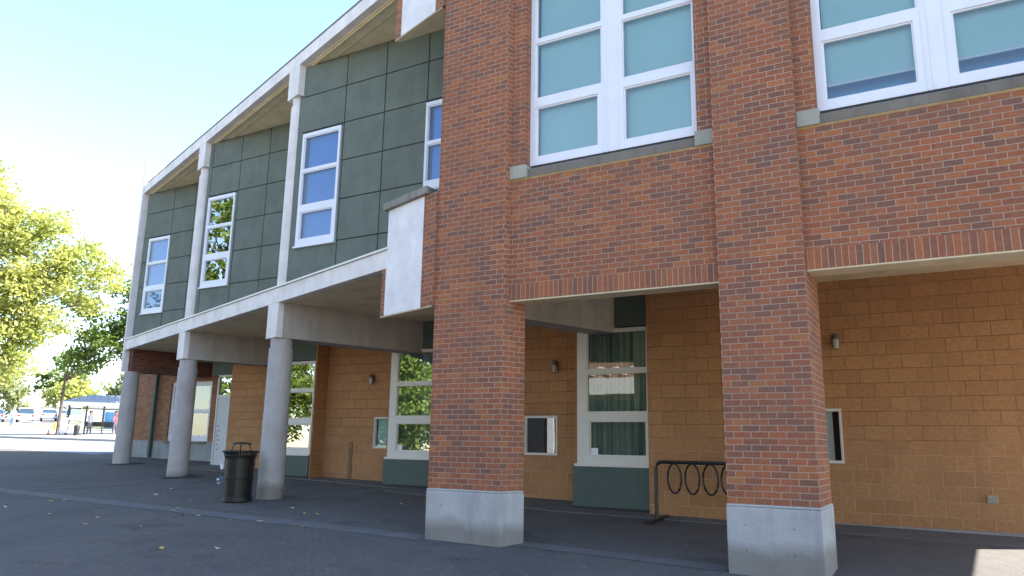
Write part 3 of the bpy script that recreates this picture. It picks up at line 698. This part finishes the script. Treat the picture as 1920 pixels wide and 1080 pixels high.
# litter stuck to its side
r = empty('litter_wrapper', (bx - .34, by - .22, bz + .42)); tag(r, 'crumpled white and blue wrapper caught on the left side of the litter bin', 'litter')
mb = MB(); rng = random.Random(3)
for k in range(16):
    c = Vector((bx - .26 + rng.uniform(-.06, .05), by - .17 + rng.uniform(-.05, .05), bz + .40 + rng.uniform(-.06, .06)))
    q = [c + Vector((rng.uniform(-.055, .055), rng.uniform(-.05, .05), rng.uniform(-.035, .035))) for _ in range(4)]; mb.face(q)
child(mb, 'blue_foil', M['litter_blue'], r)
mb = MB()
for k in range(9):
    c = Vector((bx - .29 + rng.uniform(-.05, .05), by - .19 + rng.uniform(-.03, .03), bz + .38 + rng.uniform(-.05, .05)))
    q = [c + Vector((rng.uniform(-.05, .05), rng.uniform(-.04, .04), rng.uniform(-.03, .03))) for _ in range(4)]; mb.face(q)
child(mb, 'white_paper', M['litter_white'], r)
r = empty('paper_cup', (bx - .30, by - .22, bz + .62)); tag(r, 'small white paper cup lodged on the left side of the litter bin', 'cup')
child(MB().ring([(.036, bz + .60), (.046, bz + .70)], bx - .265, by - .185, 16), 'cup_body', M['litter_white'], r)
child(MB().tube([(bx - .265 + .047 * math.cos(t), by - .185 + .047 * math.sin(t), bz + .70) for t in [2 * math.pi * i / 16 for i in range(16)]], .005, 5, closed=True), 'cup_rim', M['litter_white'], r)

# fallen leaves: one shape, copied
def leaf_mesh(mat):
    mb = MB(); pts = []
    for i in range(12):
        a = 2 * math.pi * i / 12; rr = .075 if i % 2 == 0 else .042
        pts.append((rr * math.cos(a), rr * math.sin(a) * .8, .008 + .012 * math.sin(a * 2 + .5)))
    for i in range(12): mb.face([(0, 0, .014), pts[i], pts[(i + 1) % 12]])
    return mb.build('fallen_leaf', mat)
lp = [leaf_mesh(M['fallen']), leaf_mesh(M['fallen_pale'])]
LEAF = [(-12.2, 9.22, 0), (-12.0, 8.98, 0), (-11.3, 9.62, 0), (-11.1, 8.8, 1), (-11.35, 8.7, 0), (-10.25, 8.72, 0), (-9.75, 8.9, 1), (-8.75, 8.85, 0), (-10.5, 10.3, 1), (-9.8, 9.9, 0), (-9.55, 9.95, 0), (-9.2, 11.8, 1), (-8.9, 12.2, 0),
        (-13.3, 7.6, 1), (-12.3, 7.8, 0), (-11.8, 7.3, 0), (-10.9, 7.6, 0), (-15.1, 8.6, 0), (-15.0, 8.8, 1), (-14.9, 7.7, 1), (-15.1, 11.2, 0), (-14.9, 10.9, 1), (-14.4, 10.3, 1), (-14.3, 10.3, 0), (-16.6, 7.9, 0), (-13.0, 10.1, 1), (-13.1, 12.6, 1), (-9.0, 6.6, 0), (-8.4, 7.0, 1), (-12.7, 6.4, 0)]
used = [False, False]
for i, (x, y, k) in enumerate(LEAF):
    o = lp[k] if not used[k] else lp[k].copy()
    if used[k]: col.objects.link(o)
    used[k] = True
    s_ = random.uniform(.6, 1.0); o.location = (x, y, gz(x, y)); o.rotation_euler = (random.uniform(-.15, .15), random.uniform(-.15, .15), random.uniform(0, 6.28)); o.scale = (s_, s_ * random.uniform(.7, 1), s_)
    tag(o, ['yellow fallen leaf lying on the dark plaza paving', 'pale brown fallen leaf lying on the dark plaza paving'][k], 'leaf', ['yellow fallen leaves on the plaza', 'pale fallen leaves on the plaza'][k])

# ------------------------------------------------------------------ trees
def crown_mesh(blobs, nclump, per, size, spread, seed, flat=.8):
    rg = random.Random(seed); mb_v = []; mb_f = []
    tot = sum(b[3] ** 2 for b in blobs)
    for (bx_, by_, bz_, br) in blobs:
        nc = max(3, int(nclump * br ** 2 / tot))
        for _ in range(nc):
            d_ = Vector((rg.gauss(0, 1), rg.gauss(0, 1), rg.gauss(0, 1))).normalized() * br * (rg.random() ** .45)
            c = Vector((bx_, by_, bz_)) + Vector((d_.x, d_.y, d_.z * flat)); sp = spread * rg.uniform(.6, 1.3)
            for _ in range(per):
                p = c + Vector((rg.gauss(0, sp), rg.gauss(0, sp), rg.gauss(0, sp * .6)))
                a = Vector((rg.gauss(0, 1), rg.gauss(0, 1), rg.gauss(0, .6))).normalized(); b_ = a.cross(Vector((rg.gauss(0, 1), rg.gauss(0, 1), rg.gauss(0, 1)))).normalized()
                s1 = size * rg.uniform(.6, 1.25); s2 = s1 * .62; n = len(mb_v)
                mb_v += [tuple(p - a * s1), tuple(p + b_ * s2), tuple(p + a * s1), tuple(p - b_ * s2)]; mb_f.append((n, n + 1, n + 2, n + 3))
    me = bpy.data.meshes.new('crown'); me.from_pydata(mb_v, [], mb_f); me.update(); return me
def tree(name, lab, base, h_trunk, r0, blobs, nclump, per, size, spread, mat, seed, grp=None, cat='tree', nb=None):
    z = gz(base[0], base[1]); root = empty(name, (base[0], base[1], z)); tag(root, lab, cat, grp)
    rg = random.Random(seed + 100); mb = MB()
    top = Vector((rg.uniform(-.2, .2), rg.uniform(-.2, .2), h_trunk))
    mb.tube([(0, 0, -.1), (.03, .02, h_trunk * .4), tuple(top)], r0, 9, r0 * .7)
    for (x, y, zz_, br) in blobs:
        t = Vector((x, y, zz_)); m_ = top.lerp(t, .5) + Vector((rg.uniform(-.4, .4), rg.uniform(-.4, .4), rg.uniform(0, .5)))
        mb.tube([tuple(top - Vector((0, 0, .4))), tuple(m_), tuple(t)], r0 * .34, 6, r0 * .07)
        for _ in range(4):
            e = t + Vector((rg.uniform(-1, 1), rg.uniform(-1, 1), rg.uniform(-.6, .8))) * br * .8
            mb.tube([tuple(m_.lerp(t, rg.uniform(.3, .9))), tuple(e)], r0 * .14, 5, r0 * .04)
    o = mb.build('trunk', M['bark']); o.parent = root
    me = crown_mesh(blobs, nclump, per, size, spread, seed); me.materials.append(M[mat]); c = bpy.data.objects.new('crown', me); col.objects.link(c); c.parent = root
    return root
# FOLIAGE
def lob(a, b, z, r): return (a * .49, a * .87, z, r)     # a = metres to the right as seen from the plaza
tree('street_tree', 'large sunlit yellow green tree filling the left edge of the photo', (-42.1, 18.2), 4.6, .22,
     [lob(1.3, 0, 7.6, 2.0), lob(-.6, 0, 8.8, 2.2), lob(3.4, 0, 8.8, 1.9), lob(1.6, 0, 10.5, 1.8), lob(4.9, 0, 9.7, 1.3), lob(6.2, 0, 8.8, 1.0), lob(.2, 0, 12.2, 1.6), lob(3.2, 0, 11.2, 1.1), lob(3.7, 0, 6.0, 1.3), lob(1.2, 0, 5.2, 1.6), lob(-.8, 0, 5.6, 1.6), lob(2.6, 0, 4.1, 1.0), lob(.1, 0, 13.7, .9), lob(5.6, 0, 7.4, .8), lob(2.4, 0, 7.0, 1.0), lob(.2, 0, 3.4, 1.3), lob(-.5, 0, 2.4, 1.0), lob(2.4, 0, 5.4, 1.2), lob(1.6, 0, 3.2, .9)], 600, 62, .11, .36, 'leaf', 11)
tree('street_tree', 'darker green tree beside the bus shelter with a thin leaning trunk', (-45.8, 25.9), 3.6, .10,
     [(2.9, 3.4, 4.6, 1.1), (4.4, 4.6, 6.6, 1.2), (1.2, 1.4, 5.9, 1.6), (2.6, 2.8, 7.2, 1.7), (.6, .8, 4.6, 1.1), (3.6, 3.6, 5.6, 1.4), (2.2, 2.3, 8.6, 1.2), (.5, .3, 7.6, 1.1)], 230, 52, .13, .34, 'leaf_dark', 12)
for i, (x, y, hh, mt) in enumerate(((-104, 44, 6.4, 'leaf_pale'), (-106, 52, 7.2, 'leaf_pale'), (-99, 57, 6.0, 'leaf'), (-100, 66, 7.4, 'leaf_pale'), (-93, 72, 6.2, 'leaf'), (-92, 80, 7.6, 'leaf_pale'), (-84, 86, 6.6, 'leaf_pale'), (-118, 66, 11, 'leaf_dark'), (-112, 84, 11.5, 'leaf'), (-70, 78, 6.0, 'leaf'), (-116, 50, 10.0, 'leaf'))):
    k = hh / 7
    tree('background_tree', ['', ''][0] or ('%s round tree beyond the parking lot, %s' % ({'leaf_pale': 'pale grey green', 'leaf': 'yellow green', 'leaf_dark': 'dark green'}[mt],
         ['farthest left of its row', 'behind the silver car', 'above the pale cars', 'above the white van', 'left of the shelter roof', 'behind the shelter roof', 'right of the shelter roof', 'tall in the back row', 'tallest of the back row', 'seen between column and far wall', 'in the back row at the photo edge'][i])),
         (x, y), 1.6 * k, .16, [(0, 0, 4.0 * k, 2.3 * k), (1.6 * k, 1.2 * k, 3.4 * k, 1.7 * k), (-1.5 * k, -1.0 * k, 3.3 * k, 1.7 * k), (.2, .4, 5.6 * k, 1.4 * k), (.5, 1.5, 2.0 * k, 1.5 * k)], 60, 26, .34, .55, mt, 30 + i, 'trees beyond the parking lot')
# trees and a brick building across the plaza (seen in the window panes)
for i, (x, y, hh) in enumerate(((-30.5, -10.5, 9.5), (-41.5, -10, 10.5), (-51.0, -15, 24.5), (-36, -18, 9.0))):
    k = hh / 10
    tree('plaza_tree', 'leafy green tree across the plaza, ' + ['mirrored in the pane left of the corner pillar', 'mirrored in the pane behind the nearest column', 'mirrored in the upstairs window by the middle column', 'standing behind the others'][i],
         (x, y), 2.2 * k, .2 * k, [(0, 0, 5.7 * k, 3.0 * k), (-.8 * k, .5, 7.2 * k, 2.4 * k), (2.4 * k, .5, 4.6 * k, 2.2 * k), (-2.4 * k, .2, 4.8 * k, 2.3 * k), (.2, 0, 8.0 * k, 2.0 * k), (1.4 * k, 1.2, 3.2 * k, 1.8 * k), (-1.2 * k, 1.0, 3.0 * k, 1.8 * k)], 260, 40, .17 * max(1, k * .7), .5, 'leaf_mirror', 60 + i, 'trees across the plaza')
OB = empty('opposite_building', (-18, -21, gz(-18, -21))); tag(OB, 'long brick building across the plaza with cream band and arched hoods', 'building')
z0 = gz(-18, -20) - .5
MB().box(-34, 4, -30, -21, z0, 9.0).build('wall', M['opp_brick'], OB)
MB().box(-34, 4, -21, -20.6, 3.4, 4.5).box(-34, 4, -20.99, -20.8, 6.45, 6.75).build('cream_band', M['kerb'] if False else M['frame2'], OB)
mb = MB()
for k in range(32):
    cx = -33 + k * 1.15; mb.tube([(cx + .5 * math.cos(t), -20.9, 4.70 + .5 * math.sin(t)) for t in [math.pi * i / 12 for i in range(13)]], .075, 6)
mb.build('arched_hood', M['frame'], OB)
mb = MB()
mb.box(-33.5, 3.5, -21.0, -20.97, -.9, 3.0)
mb.build('shopfront', M['black'], OB)
for k in range(4): MB().box(-35.2 + k * 10, -34.7 + k * 10, -20.97, -20.8, -1.6, 3.4).build('shopfront_post', M['kerb'], OB)
MB().box(-34.3, 4.3, -30.3, -20.9, 9.0, 9.3).build('roof', M['green_dark'], OB)

# ------------------------------------------------------------------ street life at the far left
VD = Vector((-.885, .466, 0)); RD = Vector((.466, .885, 0))
PM = {}
def paint(c):
    if c not in PM:
        m, t, p = newmat('car_paint_%d' % len(PM)); p.inputs["Base Color"].default_value = (*c, 1); p.inputs["Roughness"].default_value = .28; p.inputs["Coat Weight"].default_value = .6
        f = noise(t, 6, 3); t.links.new(mixc(t, rampf(t, f, .4, .8), c, tuple(x * .85 for x in c)), p.inputs["Base Color"]); PM[c] = m
    return PM[c]
M['carglass'] = plain('car_glass', (.03, .05, .08), .08, .1)
M['tyre'] = plain('tyre', (.02, .02, .02), .8, .1); M['rim'] = plain('rim', (.4, .4, .42), .35, .1, metal=.6)
M['taillight'] = plain('tail_light', (.4, .02, .02), .3, .1); M['headlight'] = plain('head_light', (.75, .75, .78), .15, .05)
def hull(mb, secs):     # secs: list of (x, [(y,z)...]) same count
    for (xa, A), (xb, Bs) in zip(secs[:-1], secs[1:]):
        n = len(A)
        for k in range(n):
            a, b = A[k], A[(k + 1) % n]; c, d = Bs[(k + 1) % n], Bs[k]
            mb.face([(xa, *a), (xb, *d), (xb, *c), (xa, *b)], smooth=False)
    mb.face([(secs[0][0], *p) for p in secs[0][1]]); mb.face([(secs[-1][0], *p) for p in reversed(secs[-1][1])])
def cross(w_, zb, zt, tw): return [(-w_, zb), (-w_ * 1.0, (zb + zt) / 2), (-tw, zt), (tw, zt), (w_ * 1.0, (zb + zt) / 2), (w_, zb)]
def car(x, y, lab, c, front_to_camera=False, h=1.0, van=False, sc=.86):
    r = empty('parked_van' if van else 'parked_car', (x, y, gz(x, y))); tag(r, lab, 'van' if van else 'car', 'vehicles in the parking lot')
    P = paint(c); mb = MB(); L = 2.2
    H0 = .92; H1 = (2.0 if van else 1.48) * h
    hull(mb, [(-L, cross(.80, .38, H0 * .92, .74)), (-L + .15, cross(.88, .28, H0, .84)), (0, cross(.9, .25, H0 + .02, .86)), (L - .9, cross(.88, .25, H0 - .02, .82)), (L - .12, cross(.84, .28, H0 - .18, .74)), (L, cross(.74, .36, H0 - .30, .66))])
    def add(m, name, mat, par=None):
        o = m.build(name, mat); o.parent = par or r; return o
    add(mb, 'body', P)
    gm = MB(); xb0, xb1 = (-L + .12, L - .95) if van else (-L + .35, L - 1.35)
    hull(gm, [(xb0, cross(.80, H0 - .02, H0 + .02, .78)), (xb0 + .25, cross(.80, H0 - .02, H1 - .08, .66)), (xb1 - .65, cross(.80, H0 - .02, H1 - .07, .66)), (xb1 + .1, cross(.80, H0 - .02, H0 + .02, .76))])
    add(gm, 'glasshouse', M['carglass'])
    rf = MB(); hull(rf, [(xb0 + .18, cross(.70, H1 - .12, H1 - .02, .60)), (xb0 + .5, cross(.71, H1 - .11, H1 + .01, .62)), (xb1 - .60, cross(.70, H1 - .11, H1, .60))])
    for s_ in (-1, 1):
        for xx in (xb0 + .24, (xb0 + xb1) / 2 - .2): rf.tube([(xx, s_ * .81, H0), (xx + .02, s_ * .69, H1 - .08)], .045, 5)
    add(rf, 'roof', P)
    for xx in (-L + .75, L - .85):
        for s_ in (-1, 1):
            w1 = MB().ring([(.30, -.1), (.33, -.08), (.33, .08), (.30, .1)], 0, 0, 20); w1.v = [(xx + a, s_ * .80 + c_, .33 + b) for a, b, c_ in w1.v]; wo_ = add(w1, 'wheel', M['tyre'])
            w2 = MB().ring([(.19, -.105), (.19, .105)], 0, 0, 14); w2.v = [(xx + a, s_ * .80 + c_, .33 + b) for a, b, c_ in w2.v]; add(w2, 'rim', M['rim'], wo_)
    for s_ in (-1, 1):
        add(MB().box(-L - .015, -L + .12, s_ * .68 - .13, s_ * .68 + .13, .62, .84), 'tail_light', M['taillight'])
        add(MB().box(L - .16, L + .012, s_ * .60 - .15, s_ * .60 + .15, .50, .64), 'head_light', M['headlight'])
    add(MB().box(-L - .02, -L, -.25, .25, .52, .66).box(L, L + .02, -.25, .25, .40, .50), 'plate', M['litter_white'])
    add(MB().box(-L - .06, -L + .1, -.82, .82, .30, .42).box(L - .1, L + .05, -.74, .74, .26, .38), 'bumper', M['tyre'] if van else P)
    d_ = VD if not front_to_camera else -VD
    r.rotation_euler = (0, 0, math.atan2(d_.y, d_.x)); r.scale = (sc, sc, sc); return r
car(-81.0, 42.5, 'silver parked SUV with its rear and plate facing the street', (.55, .56, .60), h=1.12)
car(-84.5, 41.4, 'grey blue parked car partly behind the silver SUV on its left', (.16, .24, .38))
car(-86.5, 47.8, 'pale blue parked car just right of the silver SUV', (.45, .55, .68))
car(-84.0, 48.3, 'white parked car between the blue car and the van', (.75, .75, .78), True)
car(-73.0, 42.6, 'white van with dark rear window beside the orange box', (.78, .78, .78), van=True, sc=.80)
car(-79.5, 38.0, 'white parked car cut by the left edge of the photo', (.7, .66, .68), True)

# bus shelter
sx, sy = -46.5, 26.7; r = empty('bus_shelter', (sx, sy, gz(sx, sy))); r.rotation_euler = (0, 0, math.atan2(.853, .522))
tag(r, 'bus shelter with grey hipped roof, dark posts and glass panels', 'bus shelter')
def loc(m, name, mat, par, bevel=0):
    o = m.build(name, mat, bevel=bevel); o.parent = par; return o
LX, DY = 4.0, 1.7; EZ = 1.78
mb = MB(); e = .35
a, b, c, d = (-e, -e), (LX + e, -e), (LX + e, DY + e), (-e, DY + e); rz = EZ + .72
q0, q1 = (LX * .3, DY / 2), (LX * .7, DY / 2)
mb.face([(*a, EZ + .22), (*b, EZ + .22), (*q1, rz), (*q0, rz)]); mb.face([(*b, EZ + .22), (*c, EZ + .22), (*q1, rz)]); mb.face([(*c, EZ + .22), (*d, EZ + .22), (*q0, rz), (*q1, rz)]); mb.face([(*d, EZ + .22), (*a, EZ + .22), (*q0, rz)])
for k in range(12):
    x_ = -e + .2 + k * (LX + 2 * e - .4) / 11; t_ = min(max((x_ + e) / (LX * .3 + e), 0), 1); t2 = min(max((LX + e - x_) / (LX * .3 + e), 0), 1); tt = min(t_, t2)
    mb.tube([(x_, -e, EZ + .235), (x_, -e + (DY / 2 + e) * tt, EZ + .235 + .5 * tt)], .018, 5)
loc(mb, 'roof', M['flashing'], r)
loc(MB().box(-e, LX + e, -e, DY + e, EZ, EZ + .215), 'eave_band', M['frame'], r, .02)
posts = [(x, y) for x in (.1, 1.05, 2.0, 2.95, LX - .1) for y in (.08, DY - .08)]
for x, y in posts: loc(MB().box(x - .045, x + .045, y - .045, y + .045, 0, EZ), 'post', M['rust'], r)
for i in range(4):
    x0 = .145 + i * .95; g = MB(); g.box(x0, x0 + .86, DY - .09, DY - .07, .35, EZ - .15); loc(g, 'glass_panel', M['glass_clear'], r)
    loc(MB().box(x0, x0 + .86, DY - .1, DY - .06, .30, .35).box(x0, x0 + .86, DY - .1, DY - .06, EZ - .15, EZ - .10), 'panel_rail', M['rust'], r)
loc(MB().box(2.1, 2.85, DY - .14, DY - .11, .5, EZ - .3), 'poster', M['sky_blue'], r)
bench = loc(MB().box(1.1, 3.0, .75, 1.15, .44, .50), 'bench', M['green_dark'], r)
loc(MB().box(1.1, 3.0, 1.15, 1.2, .55, .85).box(1.2, 1.26, .8, 1.15, 0, .44).box(2.8, 2.86, .8, 1.15, 0, .44), 'bench_frame', M['rust'], bench)
def street(name, lab, cat, px, builder, rot=None):
    x, y = px; r = empty(name, (x, y, gz(x, y)), rot if rot is not None else math.atan2(.86, .5)); tag(r, lab, cat); builder(r); return r
def kiosk(r):
    loc(MB().box(-.24, .24, -.08, .08, .12, 1.05), 'panel', M['frame'], r, .02); loc(MB().box(-.19, .19, -.09, -.08, .3, .95), 'poster_sheet', M['litter_white'], r)
    loc(MB().box(-.2, -.12, -.05, .05, 0, .12).box(.12, .2, -.05, .05, 0, .12), 'feet', M['rust'], r)
street('information_panel', 'white free standing information panel at the left end of the bus shelter', 'information panel', (-46.4, 26.55), kiosk)
def bin2(r):
    loc(MB().ring([(.13, 0), (.16, .06), (.16, .52), (.14, .58)], 0, 0, 18), 'body', M['black'], r); loc(MB().ring([(.165, .55), (.165, .60), (.07, .66)], 0, 0, 18), 'lid', M['bag'], r)
street('street_bin', 'small black round bin on the pavement in front of the bus shelter', 'bin', (-44.7, 26.4), bin2)
def sign(r):
    loc(MB().tube([(0, 0, 0), (0, 0, 2.2)], .03, 8), 'pole', M['frame'], r); loc(MB().box(-.24, .24, -.05, -.03, 1.55, 2.15), 'sign_board', M['litter_white'], r, .01)
street('street_sign', 'plain white rectangular sign on a pale pole before the silver car', 'sign', (-59.7, 32.0), sign)
def obox(r):
    M['orange'] = plain('orange_box', (.75, .22, .05), .5, .1)
    loc(MB().box(-.19, .19, -.18, .18, .14, .86), 'cabinet', M['orange'], r, .03); loc(MB().box(-.13, .13, -.19, -.18, .45, .78), 'cabinet_window', M['carglass'], r); loc(MB().box(-.16, .16, -.15, .15, 0, .14), 'foot', M['black'], r)
street('newspaper_box', 'orange newspaper box on a black foot beside the white van', 'newspaper box', (-57.0, 32.4), obox)
def cone(r):
    loc(MB().ring([(.10, .02), (.02, .34)], 0, 0, 16), 'cone_body', M['orange'], r); loc(MB().box(-.13, .13, -.13, .13, 0, .03), 'cone_base', M['orange'], r); loc(MB().ring([(.078, .12), (.055, .2)], 0, 0, 16), 'white_stripe', M['litter_white'], r)
street('traffic_cone', 'small orange traffic cone on the sunlit pavement', 'traffic cone', (-47.6, 26.4), cone)
def hyd(r):
    M['hyd'] = plain('hydrant_yellow', (.75, .6, .05), .5, .1)
    loc(MB().ring([(.11, 0), (.11, .05), (.08, .06), (.08, .42), (.10, .44), (.09, .52), (.03, .58)], 0, 0, 16), 'barrel', M['hyd'], r)
    for s_ in (-1, 1): loc(MB().tube([(s_ * .06, 0, .34), (s_ * .15, 0, .34)], .045, 10), 'outlet', M['hyd'], r)
street('fire_hydrant', 'yellow fire hydrant by the orange newspaper box', 'hydrant', (-54.5, 30.6), hyd)
def rail(r):
    loc(MB().tube([(-.6, 0, 0), (-.6, 0, .5), (.6, 0, .5), (.6, 0, 0)], .035, 7), 'rail_loop', M['frame'], r); loc(MB().tube([(-.6, 0, .25), (.6, 0, .25)], .03, 7), 'mid_bar', M['frame'], r)
street('low_rail', 'low white metal rail in front of the silver car', 'rail', (-61.5, 32.6), rail)
def person(x, y, lab, top, leg, face_az, h=1.6, stride=.14):
    r = empty('person', (x, y, gz(x, y)), face_az); tag(r, lab, 'person'); k = h / 1.75
    M['skin'] = M.get('skin') or plain('skin', (.45, .26, .19), .6, .05)
    me = bpy.data.meshes.new('body')
    V_ = [(0, 0, .93), (0, .01, 1.12), (0, 0, 1.34), (0, .01, 1.48), (0, -.02, 1.60), (0, -.01, 1.70),
          (.17, 0, 1.38), (.23, .03, 1.12), (.24, -.06, .88), (-.17, 0, 1.38), (-.23, -.03, 1.12), (-.24, -.10, .90),
          (.09, 0, .86), (.10, -stride * .6, .48), (.10, -stride, .06), (-.09, 0, .86), (-.10, stride * .5, .48), (-.10, stride, .08), (.10, -stride - .13, .03), (-.10, stride - .13, .03)]
    E_ = [(0, 1), (1, 2), (2, 3), (3, 4), (4, 5), (2, 6), (6, 7), (7, 8), (2, 9), (9, 10), (10, 11), (0, 12), (12, 13), (13, 14), (0, 15), (15, 16), (16, 17), (14, 18), (17, 19)]
    Rr = [.13, .12, .14, .055, .095, .08, .06, .045, .035, .06, .045, .035, .085, .06, .045, .085, .06, .045, .035, .035]
    me.from_pydata([tuple(c * k for c in v) for v in V_], E_, []); me.materials.append(top)
    o = bpy.data.objects.new('body', me); col.objects.link(o); o.parent = r
    s_ = o.modifiers.new('skin', 'SKIN')
    for i, q in enumerate(me.skin_vertices[0].data if me.skin_vertices else []): pass
    if not me.skin_vertices:
        bpy.context.view_layer.objects.active = o
    for i, q in enumerate(me.skin_vertices[0].data): q.radius = (Rr[i] * k, Rr[i] * k * .85)
    me.skin_vertices[0].data[0].use_root = True
    ss = o.modifiers.new('sub', 'SUBSURF'); ss.levels = 1; ss.render_levels = 1
    tr = MB()
    for s1, y1, y2 in ((.10, -stride * .6, -stride), (-.10, stride * .5, stride)):
        tr.tube([(s1 * .9 * k, 0, .90 * k), (s1 * k, y1 * k, .48 * k), (s1 * k, y2 * k, .10 * k)], .105 * k, 10, .065 * k)
    loc(tr, 'trousers', leg, r)
    hd = MB().ring([(.02, 1.50 * k), (.07, 1.53 * k), (.088, 1.60 * k), (.09, 1.67 * k), (.06, 1.745 * k), (.01, 1.765 * k)], 0, -.02 * k, 16); loc(hd, 'head', M['skin'], r)
    hr = MB().ring([(.097, 1.63 * k), (.10, 1.70 * k), (.066, 1.77 * k), (.01, 1.785 * k)], 0, .0, 16); loc(hr, 'hair', M['bark'], r)
    return r
person(-66.5, 33.9, 'person in pale blue clothes walking past the parked cars', plain('blue_shirt', (.30, .42, .60), .8, .1), plain('jeans', (.20, .28, .42), .8, .1), 1.0)
person(-60.5, 29.6, 'person in a dark red top at the left edge of the photo', plain('red_top', (.32, .08, .09), .8, .1), plain('dark_trousers', (.05, .05, .07), .8, .1), 2.2, 1.45)
for (x, y, tp, lg, lab) in ((-45.95, 27.9, (.42, .40, .44), (.10, .10, .14), 'person in a grey jacket standing under the bus shelter roof'), (-45.1, 29.0, (.45, .12, .14), (.06, .06, .08), 'person in a red top under the bus shelter roof near the poster')):
    person(x, y, lab, plain('top_cloth', tp, .8, .1), plain('leg_cloth', lg, .8, .1), 1.9, 1.42, .06)
# far apartment house glimpsed through the trees
r = empty('far_house', (-118, 92, gz(-118, 92))); r.rotation_euler = (0, 0, 1.0); tag(r, 'pale house with red brown gable glimpsed through the trees above the shelter', 'house')
loc(MB().box(-7, 7, -5, 5, 0, 8), 'wall', M['stucco'], r)
mb = MB(); mb.face([(-7.5, -5.6, 7.9), (7.5, -5.6, 7.9), (7.5, 0, 10.8), (-7.5, 0, 10.8)]); mb.face([(7.5, 5.6, 7.9), (-7.5, 5.6, 7.9), (-7.5, 0, 10.8), (7.5, 0, 10.8)]); mb.face([(-7, -5, 8), (-7, 0, 10.7), (-7, 5, 8)]); mb.face([(7, -5, 8), (7, 5, 8), (7, 0, 10.7)])
loc(mb, 'roof', M['dark_brick'], r)
for k in range(4):
    for zz_ in (1.5, 4.8): f_ = loc(MB().box(-5.8 + k * 3.3, -4.5 + k * 3.3, -5.05, -5.0, zz_, zz_ + 1.5), 'window', M['carglass'], r)
